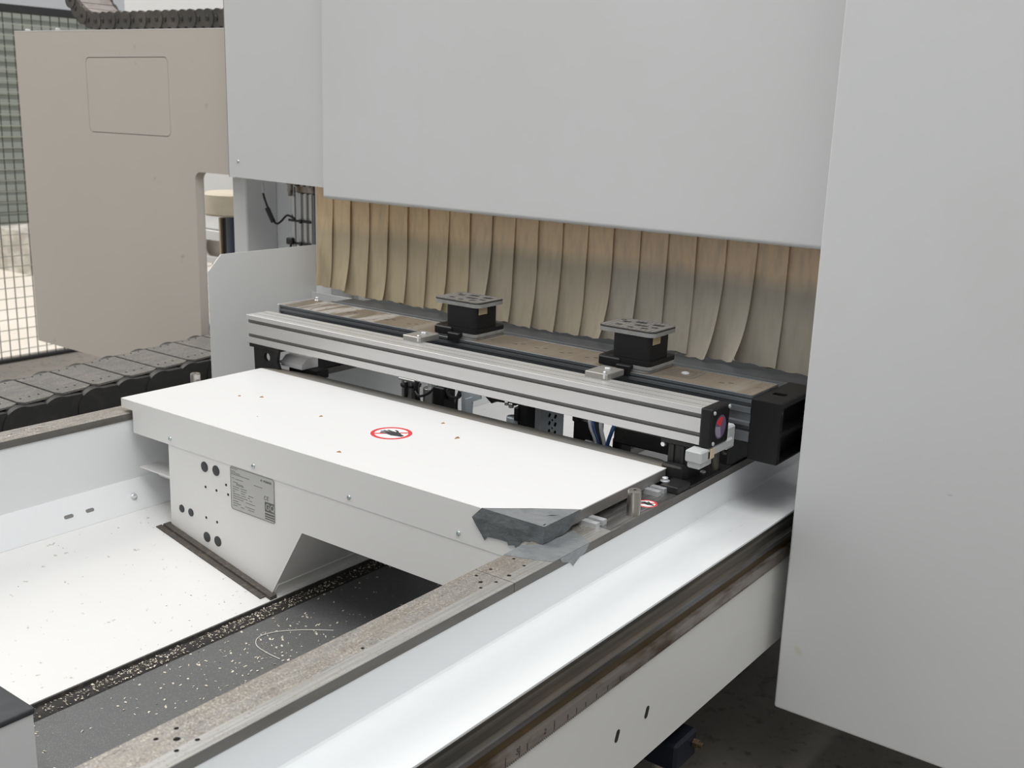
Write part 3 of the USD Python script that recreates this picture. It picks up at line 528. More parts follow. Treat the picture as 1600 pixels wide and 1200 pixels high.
# right foot: post and clamp
ft = part(beam, 'support_foot', cat(box(-1.035, -.985, 1.955, 2.015, ZR, .892, .003), box(-1.050, -.960, 1.948, 2.022, .880, .892, .002), box(-1.035, -.985, 1.930, 1.957, ZR, .840, .004), box(-1.026, -1.018, 1.951, 1.956, .83, .88, .001), box(-1.002, -.994, 1.951, 1.956, .83, .88, .001), box(-1.044, -.962, 1.93, 2.12, ZR, .806, .001)), 'black_metal', 'black cast support foot on the near rail')
part(beam, 'clamp_pad', box(-1.005, -.9635, 1.876, 1.932, ZR, ZR + .015, .002), 'black_metal', 'black clamp pad with a bolt on the near rail')
for (x, y, z) in ((-1.046, 1.952, .874), (-.975, 1.946, .872)):
    part(beam, 'hex_bolt', cyl((x, y, z), .006, .010, 'y', 6, ch=.001), 'zinc')
# left foot: black plate with a round hole
lf = part(beam, 'support_foot', cat(ext('y', poly([(-2.372, .888), (-2.368, ZR), (-2.262, ZR), (-2.262, .822), (-2.275, .850), (-2.268, .888)], 0, [Point(-2.316, .858).buffer(.0125)]), 1.955, 1.965), box(-2.385, -2.262, 1.950, 2.02, .880, .892, .001), box(-2.372, -2.262, 1.965, 2.03, ZR, .808, .001)), 'black_metal', 'black support plate with a round hole at the far left end', smooth=False)
part(beam, 'sensor_box', ext('x', [(1.985, .834), (1.985, .846), (2.003, .862), (2.045, .868), (2.045, .834)], -2.292, -2.205), 'sign_white', 'pale sensor box under the far left end of the beam')
part(beam, 'sensor_box_base', box(-2.280, -2.165, 2.002, 2.05, .808, .833, .003), 'black_plastic')
part(beam, 'sensor_cable', tube(curve([(-2.285, 2.01, .848), (-2.30, 1.995, .842), (-2.315, 1.985, .838), (-2.318, 1.985, .815), (-2.316, 1.99, .808)], 20), .0038, 8), 'hose_white')
for i, (x, lab) in enumerate(((-1.816, 'small aluminium stop block with bolt on the beam left of the left pod'), (-1.256, 'small aluminium stop block with bolt on the beam in front of the right pod'))):
    t = thing('stop_block', lab, 'stop block', 'stop blocks between beam and console', loc=(x, 2.045, ZB1))
    part(t, 'block', box(x - .030, x + .030, 2.006, 2.080, ZB1 - .001, ZB1 + .014, .0015), 'block_alu')
    part(t, 'bolt_head', lathe([(0, 0), (.0075, 0), (.0075, .006), (.0065, .007), (.0035, .007), (.0035, .003), (0, .003)], (x + .004, 2.05, ZB1 + .012), n=20), 'zinc')
    part(t, 'set_screw', cyl((x + .022, 2.008, ZB1 + .002), .0035, .018, 'z', 14), 'zinc')
    part(t, 'side_knob', cyl((x - .030, 2.04, ZB1 + .004), .010, .006, 'x', 18, ch=.001), 'black_plastic') if i == 0 else None

# ================================================================== VACUUM CONSOLE
YC0, YC1, ZC = 2.10, 2.238, .975
con = thing('vacuum_console', 'wide dusty brown aluminium console rail carrying the two vacuum pods', 'vacuum console', loc=(-1.67, 2.17, ZR))
f = YC0
side = [(f, ZC - .001), (f, .9705), (f + .004, .9695), (f + .004, .9665), (f - .001, .9655), (f - .001, .959), (f + .006, .956), (f + .006, .950), (f - .002, .948), (f - .002, .937), (f + .004, .934), (f + .004, .918), (f - .002, .915), (f - .002, .908), (f + .010, .906), (f + .010, .896), (f, .893), (f, .872), (YC1, .872), (YC1, ZC - .001)]
part(con, 'profile', ext('x', side, -2.425, -.918), 'console_aluminium', 'blue grey ribbed side profile of the console', smooth=False)
slots = [slot(x, 2.168, .030, .004) for x in (-2.25, -2.16)]
part(con, 'wiped_strip', ext('z', sbox(-2.424, YC0 + .006, -2.03, YC1 - .004), ZC - .001, ZC + .0005, holes=[]), 'console_top_striped', 'striped half-wiped far left end of the console top', smooth=False)
part(con, 'top_strip', ext('z', sbox(-2.03, YC0 + .006, -.919, YC1 - .004), ZC - .001, ZC + .0006, holes=[]), 'console_top', 'brown dusty top face of the console', smooth=False)
for y in (YC0 + .0022, YC1 - .0012):
    part(con, 'edge_strip', box(-2.424, -.919, y - .0022, y + .0026, ZC - .001, ZC + .0014, .0006), 'console_aluminium')
hp = unary_union([rrect(-1.125, 2.180, .078, .072, .006).difference(rrect(-1.125, 2.180, .072, .066, .004)), rrect(-1.125, 2.180, .050, .046, .004).difference(rrect(-1.125, 2.180, .047, .043, .003))])
part(con, 'port_outline', ext('z', hp, ZC + .0006, ZC + .0011), 'plate_print', smooth=False)
part(con, 'port_button', lathe([(0, 0), (.010, 0), (.010, .0015), (.0075, .004), (.004, .005), (0, .005)], (-1.122, 2.180, ZC + .0006), n=20), 'sensor_grey', 'pale button in the middle of a vacuum port')
for x in (-2.20, -2.05, -1.965, -1.60, -1.53, -1.455, -1.38, -1.02):
    for dx, dy in ((0, 0), (.018, .012)):
        part(con, 'dust_mark', ext('z', slot(x + dx, 2.160 + dy, .012, .003, .3), ZC + .0006, ZC + .0009), 'black_rubber', smooth=False)
part(con, 'end_screw', cat(cyl((-2.402, 2.228, ZC), .008, .004, 'z', 18), cyl((-2.402, 2.228, ZC + .004), .0055, .008, 'z', 16)), 'zinc', 'shiny screw at the far left end of the console')
part(con, 'end_plate', box(-2.430, -2.4245, YC0 - .004, YC1, .868, ZC + .003, .001), 'aluminium')
bx0, bx1 = -.918, -.848
eb = rbox(bx0, bx1, YC0 - .002, YC1 + .06, .833, ZC - .004, .003, 3)
eb = eb.difference(box(bx1 - .030, bx1 + .01, YC0 + .010, YC1 + .05, .904, .958, 0)).difference(box(bx1 - .030, bx1 + .01, YC0 + .010, YC1 + .05, .838, .894, 0)).difference(ext('z', rrect(-.885, 2.172, .030, .022, .004), ZC - .010, ZC + .01))
part(con, 'end_block', eb, 'black_plastic', 'large black plastic end block with two square recesses', smooth=False)
for (y, z) in ((YC0 + .004, .948), (YC0 + .004, .898)):
    part(con, 'end_block_screw', cyl((bx1 - .001, y, z), .0035, .002, 'x', 14, ch=.0004), 'black_metal')
part(con, 'leg', box(-1.045, -.965, 2.11, 2.23, ZR, .873, .003), 'black_metal')
part(con, 'leg', box(-2.345, -2.275, 2.11, 2.23, ZR, .873, .003), 'black_metal')

def pod(x0, label):
    """a vacuum pod: x0 = centre of the base"""
    t = thing('vacuum_pod', label, 'vacuum pod', 'vacuum pods on the console', loc=(x0, 2.175, ZC + .0014))
    z = ZC + .0014; y0 = 2.175
    part(t, 'base_plate', cat(ext('z', rrect(x0 - .000, y0 + .001, .134, .132, .016), z, z + .0065), ext('z', rrect(x0 + .002, y0, .136, .132, .016), z + .0072, z + .0150)), 'pod_grey', 'grey two-layer base plate with rounded corners', smooth=False)
    part(t, 'base_housing', cat(ext('z', rrect(x0 + .002, y0, .134, .130, .014), z + .0150, z + .0260), box(x0 - .066, x0 - .008, y0 - .070, y0 - .040, z + .004, z + .0255, .003), box(x0 - .072, x0 - .05, y0 - .06, y0 + .05, z + .004, z + .0265, .004)), 'black_plastic', 'black lower housing of the pod', smooth=False)
    part(t, 'release_clip', cat(box(x0 - .010, x0 + .028, y0 - .0830, y0 - .0765, z - .008, z + .015, .002), box(x0 - .010, x0 + .028, y0 - .0785, y0 - .058, z + .0065, z + .015, .001)), 'black_plastic')
    part(t, 'body', ext('z', rrect(x0 + .013, y0 - .011, .102, .092, .012), z + .026, z + .0835), 'black_plastic', smooth=False)
    part(t, 'warning_tag', box(x0 + .0638, x0 + .0654, y0 - .046, y0 - .012, z + .064, z + .083, .0003), 'label_yellow', 'yellowish tag under the pod plate')
    cx, cy = x0 - .002, y0 - .004
    part(t, 'suction_plate', cat(ext('z', rrect(cx, cy, .150, .114, .016), z + .0835, z + .0935)), 'pod_grey', 'grey suction plate on top', smooth=False)
    part(t, 'gasket', ext('z', rrect(cx, cy, .1505, .1145, .016), z + .0935, z + .0958), 'black_rubber', smooth=False)
    hs = [rrect(cx - .040, cy + .016, .018, .012, .002), rrect(cx - .006, cy + .030, .024, .014, .003), rrect(cx + .042, cy + .026, .024, .016, .003), rrect(cx + .012, cy - .004, .030, .012, .002), rrect(cx - .036, cy - .026, .012, .010, .002), rrect(cx + .034, cy - .030, .014, .010, .002), rrect(cx + .050, cy - .006, .012, .010, .002), rrect(cx - .058, cy + .034, .010, .008, .002), rrect(cx + .002, cy - .036, .012, .008, .002)]
    part(t, 'top_pad', ext('z', rrect(cx, cy, .149, .113, .016), z + .0958, z + .0975, holes=[h.buffer(.0015) for h in hs]), 'pod_top_rubber', 'brown dusty rubber pad with small openings', smooth=False)
    for h in hs:
        part(t, 'opening', ext('z', h, z + .0958, z + .0965), 'ink', smooth=False)
    rib = [LineString([(cx - .066 + i * .012, cy - .050), (cx - .066 + i * .012, cy + .050)]).buffer(.0012) for i in range(12)]
    part(t, 'pad_ribs', ext('z', unary_union(rib).difference(unary_union([h.buffer(.003) for h in hs])), z + .0975, z + .0979), 'pod_grey', smooth=False, kind='stuff')
    return t
p0 = pod(-1.760, 'black vacuum pod with rectangular rubber top near the middle of the console')
copy_of(p0, (.512, 0, 0), 'black vacuum pod with rectangular rubber top nearer the console end block')

rp = thing('rear_rail_profile', 'dark blue grey profile running behind the console at the foot of the strip curtain', 'profile rail', loc=(-1.67, 2.32, ZR))
part(rp, 'profile', ext('x', [(2.252, .955), (2.262, .965), (2.300, .965), (2.304, .959), (2.312, .959), (2.316, .963), (2.385, .963), (2.388, .950), (2.50, .950), (2.50, .86), (2.252, .86)], -2.41, -.922), 'rear_profile', smooth=False)
part(rp, 'profile', ext('x', [(2.302, .959), (2.312, .959), (2.316, .963), (2.385, .963), (2.388, .950), (2.50, .950), (2.50, .86), (2.302, .86)], -.922, -.77), 'rear_profile', smooth=False)
part(rp, 'bearing_strip', box(-2.33, -.922, 2.244, 2.2515, .945, .9615, .001), 'black_metal')
part(rp, 'leg', box(-2.345, -2.275, 2.27, 2.37, ZR, .861, .002), 'black_metal')
part(rp, 'leg', box(-1.045, -.9615, 2.27, 2.37, ZR, .861, .002), 'black_metal')

# ------------------------------------------------------------------ pneumatics seen in the gap under the beam
lc = thing('lifting_cylinder', 'silver round air cylinder with black straps in the gap under the beam, leftmost', 'air cylinder', loc=(-1.88, 2.1, .70))
part(lc, 'barrel', cat(cyl((-1.892, 2.09, .62), .020, .222, 'z', 24), *[cyl((-1.892 + .021 * math.cos(a), 2.09 + .021 * math.sin(a), .62), .004, .222, 'z', 8) for a in np.linspace(0, 6.28, 9)[:-1]]), 'cylinder_alu')
part(lc, 'end_flange', box(-1.920, -1.862, 2.07, 2.12, .842, .848, .001), 'cylinder_alu')
part(lc, 'strap', cat(lathe([(.0265, 0), (.0285, 0), (.0285, .005), (.0265, .005), (.0265, 0)], (-1.892, 2.09, .826), n=24), box(-1.890, -1.882, 2.060, 2.066, .80, .842, .001)), 'hose_black')
part(lc, 'air_hose', tube(curve([(-1.855, 2.075, .846), (-1.856, 2.07, .83), (-1.852, 2.075, .79), (-1.85, 2.08, .74)], 16), .007), 'hose_black')
part(lc, 'air_hose', tube(curve([(-1.850, 2.06, .822), (-1.825, 2.05, .817), (-1.800, 2.055, .828), (-1.785, 2.065, .845)], 16), .0035), 'hose_black')
sc2 = thing('silver_cylinder', 'plain silver cylinder barrel beside the strapped one in the gap under the beam', 'air cylinder', loc=(-1.83, 2.1, .70))
part(sc2, 'barrel', cyl((-1.828, 2.10, .62), .022, .21, 'z', 28), 'cylinder_alu')
part(sc2, 'top_nut', cyl((-1.825, 2.10, .83), .012, .018, 'z', 6), 'zinc')
vb = thing('valve_block', 'black valve block with looped hose in the gap under the beam', 'valve block', loc=(-1.785, 2.1, .70))
part(vb, 'block', cat(box(-1.806, -1.768, 2.08, 2.13, .66, .842, .003), cyl((-1.768, 2.10, .822), .012, .008, 'x', 16)), 'black_plastic')
part(vb, 'fitting', cyl((-1.79, 2.095, .842), .008, .012, 'z', 12), 'zinc')
part(vb, 'looped_hose', tube(curve([(-1.752, 2.085, .848), (-1.755, 2.08, .835), (-1.742, 2.08, .824), (-1.722, 2.085, .826), (-1.712, 2.09, .842)], 20), .0042), 'hose_black')
ab = thing('angle_bracket', 'small blue grey angle bracket in the gap under the middle of the beam', 'bracket', loc=(-1.68, 2.1, .70))
part(ab, 'plate', ext('y', [(-1.712, .846), (-1.650, .850), (-1.648, .835), (-1.676, .822), (-1.680, .70), (-1.708, .70)], 2.085, 2.09), 'bracket_blue_grey', smooth=False)
part(ab, 'flange', box(-1.680, -1.676, 2.06, 2.09, .70, .835, .001), 'bracket_blue_grey')
part(ab, 'hose', tube(curve([(-1.712, 2.078, .846), (-1.715, 2.07, .82), (-1.718, 2.075, .77)], 12), .004), 'hose_black')
ub = thing('cable_tray', 'thin black cable tray running under the beam between two brackets', 'cable tray', loc=(-1.60, 2.1, .83))
part(ub, 'tray', ext('y', [(-1.652, .868), (-1.540, .868), (-1.538, .838), (-1.565, .840), (-1.60, .838), (-1.612, .830), (-1.635, .846)], 2.085, 2.14), 'black_plastic', smooth=False)
part(ub, 'clip', cat(cyl((-1.552, 2.088, .830), .007, .012, 'z', 12), cyl((-1.566, 2.088, .834), .006, .010, 'z', 12)), 'cylinder_alu')
part(ub, 'connector', cat(box(-1.534, -1.505, 2.09, 2.13, .70, .845, .003), box(-1.540, -1.528, 2.083, 2.10, .80, .835, .002)), 'black_plastic')
part(ub, 'round_cap', cyl((-1.55, 2.10, .70), .020, .105, 'z', 24), 'bracket_blue_grey')
pb = thing('perforated_bracket', 'pale blue grey sheet bracket with oval holes in the gap under the beam', 'bracket', loc=(-1.49, 2.15, .70))
oh = [slot(x, z, .013, .007, 1.2) for x in (-1.477, -1.459) for z in (.812, .791, .770)] + [disc(-1.468, .801, .003), disc(-1.468, .780, .003)]
part(pb, 'perforated_plate', ext('y', sbox(-1.503, .68, -1.437, .850), 2.150, 2.153, holes=oh), 'bracket_blue_grey', smooth=False)
part(pb, 'back_plate', box(-1.500, -1.440, 2.156, 2.160, .68, .850, .0005), 'black_metal')
part(pb, 'side_plate', ext('z', [(-1.503, 2.150), (-1.556, 2.172), (-1.556, 2.175), (-1.503, 2.153)], .68, .850), 'bed_paint', smooth=False)
hb = thing('hose_bundle', 'bundle of blue and clear air hoses on a black valve under the beam', 'hoses', loc=(-1.31, 2.09, .70))
part(hb, 'valve', cat(box(-1.362, -1.308, 2.085, 2.14, .66, .842, .003), cyl((-1.35, 2.08, .838), .010, .014, 'z', 12)), 'black_plastic')
part(hb, 'fitting', cat(cyl((-1.322, 2.08, .79), .007, .02, 'x', 10), cyl((-1.314, 2.078, .786), .005, .018, 'x', 10)), 'zinc')
for i, (xa, xb, mat) in enumerate(((-1.316, -1.286, 'hose_white'), (-1.306, -1.276, 'hose_blue'), (-1.296, -1.270, 'hose_black'), (-1.284, -1.264, 'hose_white'), (-1.246, -1.258, 'hose_blue'))):
    part(hb, 'hose', tube(curve([(xa, 2.085, .850), (xa + .3 * (xb - xa), 2.078, .83), (xb, 2.075, .79), (xb + .002, 2.078, .72)], 14), .0048), mat)
part(hb, 'hose_wrap', cyl((-1.268, 2.08, .70), .022, .09, 'z', 20, ch=.004), 'black_plastic')
db = thing('drive_housing', 'long black drive housing under the right half of the beam', 'drive housing', loc=(-1.17, 2.13, .75))
part(db, 'housing', box(-1.252, -1.052, 2.09, 2.20, .802, .845, .004), 'black_metal')
part(db, 'end_boss', cat(cyl((-1.085, 2.11, .70), .020, .15, 'z', 20), box(-1.26, -1.235, 2.10, 2.15, .70, .81, .003)), 'black_metal')
part(db, 'cable_strip', box(-1.20, -1.07, 2.16, 2.22, .655, .660, .001), 'black_rubber')

# ================================================================== STRIP CURTAIN
cur = thing('strip_curtain', 'dusty brown strip curtain hanging under the white hood behind the console', 'strip curtain', loc=(-1.67, 2.42, .96))
part(cur, 'hanger_rail', box(-2.60, -.72, 2.4215, 2.436, 1.300, 1.345, .002), 'cylinder_alu')
rc = random.Random(11)
CURL = {0: (.030, .018), 1: (.034, .030), 2: (.026, .020), 3: (.028, .030), 4: (.022, .014), 5: (.026, .02), 6: (.034, .036), 7: (.014, .012), 8: (.020, .055), 9: (.030, .02), 10: (.026, .025), 11: (.024, .030), 12: (.030, .025), 13: (.034, .050), 14: (.03, .03), 15: (.012, .014), 16: (.02, .01), 17: (.040, .075), 18: (.040, .085), 19: (.010, .012), 20: (.016, .008), 21: (.010, .006), 22: (.01, .01), 23: (.01, .01)}
for i in range(24):
    xa = -2.606 + .0805 * i - (.036 if i else 0); xb = -2.606 + .0805 * (i + 1) + .003
    a0, a1 = CURL[i]; nu, nv = 9, 22; V = []
    tilt, rag = rc.uniform(.002, .006), rc.uniform(-.004, .004)
    zb = .968 + rag + (.012 if i < 2 else 0) - (.004 if i in (17, 18) else 0)
    for s in (0, 1):
        for iv in range(nv):
            tv = iv / (nv - 1)
            for iu in range(nu):
                u = iu / (nu - 1); z = 1.335 + (zb - 1.335) * tv
                edge = u**2.2; w = tv**4
                y = 2.4190 - .0085 * u - tilt * u * tv - w * (a0 * .25 * (1 - edge) + a1 * .55 * edge) + .0015 * math.sin(9 * tv + 2.1 * i) * u
                x = xa + (xb - xa) * u - w * edge * a1 * .22
                zz = z + w * edge * a1 * .10 + .0018 * math.sin(37 * u + i * 5) * (tv > .99)
                V.append((x, y + s * .0016, zz))
    V = np.array(V); F = []; N = nu * nv
    q = lambda a, b, c, d: F.extend([(a, b, c), (a, c, d)])
    for iv in range(nv - 1):
        for iu in range(nu - 1):
            a = iv * nu + iu; q(a, a + nu, a + nu + 1, a + 1); q(N + a, N + a + 1, N + a + nu + 1, N + a + nu)
        for a in (iv * nu, ): q(a, N + a, N + a + nu, a + nu)
        for a in (iv * nu + nu - 1, ): q(a, a + nu, N + a + nu, N + a)
    for iu in range(nu - 1):
        a = iu; q(a, a + 1, N + a + 1, N + a); a = (nv - 1) * nu + iu; q(a, N + a, N + a + 1, a + 1)
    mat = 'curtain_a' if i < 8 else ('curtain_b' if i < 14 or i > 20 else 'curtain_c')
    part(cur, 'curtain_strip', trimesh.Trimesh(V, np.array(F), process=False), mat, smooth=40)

# ================================================================== GANTRY
gan = thing('machine_gantry', 'white sheet metal gantry with hood above the strip curtain and tall housing at the right', 'machine gantry', loc=(-1.0, 2.7, .275))
part(gan, 'hood', rbox(-2.453, -.74, 2.30, 2.85, 1.276, 2.75, .012, 5).difference(box(-2.435, -.5, 2.312, 2.84, 1.2, 1.70, 0)), 'hood_paint', 'large white hood over the strip curtain', smooth=25)
part(gan, 'side_housing', rbox(-.802, .75, 2.10, 2.95, .275, 2.80, .007, 4), 'housing_paint', 'tall grey white housing at the right', smooth=25)
ep = ext('y', [(-2.955, 1.3115), (-2.955, 2.75), (-2.44, 2.75), (-2.44, 1.303), (-2.925, 1.3105), (-2.925, 1.3085)], 2.352, 2.356)
part(gan, 'end_panel', cat(ep, box(-2.9565, -2.9525, 2.352, 2.43, 1.31, 2.75, .0006)), 'hood_paint', 'flat white panel left of the hood', smooth=False)
part(gan, 'panel_screw', lathe([(0, -.001), (.006, -.001), (.006, 0), (.0045, .0025), (.002, .0035), (0, .0035)], (0, 0, 0), 'z', 18).apply_transform(trimesh.transformations.rotation_matrix(math.pi / 2, (1, 0, 0))).apply_translation((-2.907, 2.352, 1.363)), 'screw_zinc')
part(gan, 'corner_column', box(-3.078, -3.004, 2.462, 2.60, .83, 1.60, .004), 'hood_paint', 'narrow white column under the end panel')
part(gan, 'recess_wall', cat(box(-3.02, -2.60, 2.60, 2.62, .83, 1.60, .001), box(-2.700, -2.625, 2.50, 2.60, .83, 1.60, .002)), 'bed_paint', 'pale recessed wall behind the air cylinder')

spl = thing('splash_plate', 'white chamfered sheet metal plate standing at the left end of the console', 'sheet metal plate', loc=(-2.6, 2.2, .70))
part(spl, 'plate', ext('x', [(1.983, .66), (1.983, 1.066), (2.031, 1.113), (2.408, 1.1125), (2.408, .66)], -2.603, -2.600), 'hood_paint', smooth=False)
part(spl, 'rear_flange', box(-2.600, -2.405, 2.386, 2.3895, .70, .962, .0008), 'hood_paint', 'bluish white flange below the first curtain strips')

# air cylinder in the recess
pc = thing('pneumatic_cylinder', 'upright silver air cylinder with black cable ties in the recess left of the curtain', 'air cylinder', loc=(-2.76, 2.53, 1.05))
part(pc, 'barrel', cat(rbox(-2.792, -2.725, 2.515, 2.575, .95, 1.262, .006, 4), *[cyl((x, 2.512, .95), .006, .312, 'z', 12) for x in (-2.785, -2.757, -2.731)]), 'cylinder_alu')
part(pc, 'end_head', cat(box(-2.800, -2.718, 2.505, 2.58, 1.262, 1.296, .003), *[cyl((x, 2.50, 1.284), .008, .016, 'z', 12) for x in (-2.79, -2.76, -2.73)]), 'rack_steel', 'dull metal end head of the air cylinder')
part(pc, 'guide_rod', cat(cyl((-2.822, 2.515, .95), .008, .33, 'z', 14), cyl((-2.808, 2.505, .95), .004, .30, 'z', 10)), 'cylinder_alu')
part(pc, 'fitting', cat(cyl((-2.826, 2.505, 1.262), .010, .028, 'z', 14), cyl((-2.816, 2.495, 1.250), .007, .020, 'z', 12), box(-2.846, -2.80, 2.50, 2.53, 1.288, 1.296, .002)), 'rack_steel', 'dull brass fitting')
for z in (1.168, 1.092):
    part(pc, 'cable_tie', cat(box(-2.832, -2.722, 2.498, 2.504, z - .004, z + .004, .001), box(-2.775, -2.765, 2.494, 2.500, z - .007, z + .006, .001)), 'hose_black')
part(pc, 'tie_knot', box(-2.835, -2.805, 2.488, 2.505, 1.086, 1.108, .003), 'hose_black')
cb = part(pc, 'sensor_cable', tube(curve([(-2.962, 2.50, 1.285), (-2.960, 2.50, 1.25), (-2.945, 2.50, 1.215), (-2.918, 2.50, 1.170), (-2.895, 2.50, 1.150), (-2.870, 2.50, 1.160), (-2.840, 2.50, 1.182), (-2.812, 2.50, 1.178), (-2.800, 2.50, 1.172)], 60), .0038), 'hose_black', 'thin black sensor cable with connector')
part(cb, 'connector', tube([(-2.935, 2.495, 1.200), (-2.905, 2.495, 1.156)], .0085, 10), 'hose_black')
part(cb, 'cable_end', tube([(-2.9615, 2.50, 1.285), (-2.960, 2.50, 1.250)], .005, 8), 'sensor_grey')
part(pc, 'cable_tail', tube(curve([(-2.815, 2.495, 1.09), (-2.822, 2.495, 1.06), (-2.834, 2.495, 1.03), (-2.84, 2.495, .98)], 14), .004), 'hose_black')
part(gan, 'rubber_grommet', cyl((-2.672, 2.492, 1.245), .013, .008, 'y', 18), 'black_plastic')

# ================================================================== ENERGY CHAIN BEHIND THE FAR RAIL
ch = thing('energy_chain', 'big black energy chain with grey plates lying beyond the far rail', 'energy chain', loc=(-2.98, 1.9, .45))
def chain_z(y): return .700 + .052 * (y - 1.40)
P = .1155
for i in range(-4, 14):
    ya = 1.633 + P * i; z0 = chain_z(ya); sl_ = .052
    def link_side(x0, x1):
        ring = unary_union([disc(ya - .01, z0 - .062, .060, 10), sbox(ya - .01, z0 - .122, ya + P * .55, z0 - .006), disc(ya + P * .55, z0 - .068, .052, 8)])
        return ext('x', ring, x0, x1)
    lk = part(ch, 'chain_link', link_side(-2.866 + .004 * (i % 2), -2.834 + .004 * (i % 2)), 'chain_side', smooth=30)
    part(lk, 'far_side', link_side(-3.130, -3.105), 'chain_side', smooth=30)
    part(lk, 'cross_bar', box(-3.106, -2.862, ya + .002, ya + P - .002, z0 - .115, z0 - .110, .001), 'chain_side')
    pm = ext('z', poly([(-3.100, ya + .004), (-2.880, ya + .004), (-2.858, ya + .016), (-2.858, ya + P * .80), (-2.872, ya + P - .004), (-3.100, ya + P - .004)], .002), -.006, 0); v = pm.vertices; v[:, 2] += chain_z(v[:, 1]) + .0; pm.vertices = v
    part(lk, 'cover_plate', pm, 'chain_plate', 'grey dusty cover plate of the link', smooth=False)
    dots = cat(*[box(x - .003, x + .003, y - .002, y + .002, chain_z(y), chain_z(y) + .0012, 0) for x in (-3.088, -2.902) for y in (ya + .025, ya + .052, ya + .080)])
    part(lk, 'plate_rivets', dots, 'ink', smooth=False, kind='stuff')
part(ch, 'chain_tray', cat(box(-3.16, -2.80, .9, 3.4, .50, .52, .001), box(-3.16, -3.155, .9, 3.4, .50, .56, .001)), 'black_metal')
for y in (1.1, 3.2):
    part(ch, 'tray_leg', box(-3.02, -2.94, y, y + .08, 0, .50, .002), 'black_metal')

# ================================================================== GREY CABINET AND UPPER CHAIN
cabn = thing('grey_cabinet', 'big grey beige sheet metal cabinet panel with faint square hatch at the left', 'cabinet', loc=(-3.7, 2.45, .53))
out = [(-4.36, .527), (-2.96, .527), (-2.96, 1.79), (-4.36, 1.803)]
cut = unary_union([sbox(-3.228, .40, -2.9, 1.309 - .03), sbox(-3.228 + .03, .40, -2.9, 1.309), Point(-3.198, 1.279).buffer(.03)])
body = Polygon(out).difference(cut)
hatch = rrect(-3.6115, 1.562, .510, .276, .022)
part(cabn, 'front_panel', ext('y', body.difference(hatch), 2.42, 2.4225), 'cabinet_paint', smooth=False)
part(cabn, 'access_hatch', ext('y', rrect(-3.6115, 1.562, .5055, .2715, .020), 2.4203, 2.4222), 'cabinet_paint', 'faint square hatch with rounded corners', smooth=False)
part(cabn, 'hatch_flange', ext('y', cut.buffer(.003).difference(cut).intersection(Polygon(out)), 2.4225, 2.456), 'cabinet_paint', smooth=False)
part(cabn, 'panel_edge', cat(box(-4.36, -4.357, 2.4225, 2.60, .527, 1.803, .0005), ext('y', [(-4.36, 1.8035), (-2.96, 1.7905), (-2.96, 1.7875), (-4.36, 1.8005)], 2.4195, 2.62)), 'cabinet_edge', 'pale folded edges of the cabinet panel', smooth=False)
part(cabn, 'back_panel', ext('y', body, 2.455, 2.4575), 'cabinet_edge', smooth=False)
for x in (-4.31, -4.09):
    part(cabn, 'top_screw', cyl((x, 2.45, 1.80), .010, .012, 'z', 14, ch=.003), 'sensor_grey')
part(cabn, 'cabinet_leg', box(-3.78, -3.70, 2.47, 2.55, 0, .60, .003), 'cabinet_paint')
part(cabn, 'cabinet_leg', box(-3.40, -3.32, 2.47, 2.55, 0, .60, .003), 'cabinet_paint')

uc = thing('upper_energy_chain', 'dark brown energy chain along the grey cabinet top, bending up at its left end', 'energy chain', loc=(-3.5, 2.53, 1.80))
path = [(x, 1.8035 - .0093 * (x + 4.36) + .034) for x in np.arange(-2.97, -3.86, -.0475)]
cx0, cz0, Rb = path[-1][0], path[-1][1] + .20, .20
for k in range(1, 9): 
    a = -math.pi / 2 - k * .235; path.append((cx0 + Rb * math.cos(a), cz0 + Rb * math.sin(a)))
for i, ((xa, za), (xb, zb)) in enumerate(zip(path[:-1], path[1:])):
    d = np.array([xb - xa, zb - za]); L = np.linalg.norm(d); d /= L; n = np.array([-d[1], d[0]])           # n points outwards (down) for travel in -x
    if n[1] > 0 and abs(d[0]) > .5: n = -n
    if abs(d[0]) <= .5: n = np.array([-abs(n[0]), n[1]])
    def P2(s, t): return (xa + d[0] * s + n[0] * t, za + d[1] * s + n[1] * t)
    sidep = unary_union([Point(P2(0, 0)).buffer(.0325, quad_segs=6), Polygon([P2(0, -.026), P2(L * .8, -.026), P2(L * .8, .026), P2(0, .026)])])
    lk = part(uc, 'chain_link', ext('y', sidep, 2.445 + .003 * (i % 2), 2.457 + .003 * (i % 2)), 'upper_chain', smooth=30)
    part(lk, 'far_side', ext('y', sidep, 2.60, 2.612), 'upper_chain', smooth=30)
    part(lk, 'pivot_pin', cyl((xa, 2.4425, za), .0085, .006, 'y', 12, ch=.001), 'chain_side')
    pq = [P2(.006, -.030), P2(L - .004, -.030), P2(L - .004, -.025), P2(.006, -.025)]
    part(lk, 'cross_plate', ext('y', pq, 2.462, 2.598), 'upper_chain_plate', 'dusty pinkish cross plate', smooth=False)

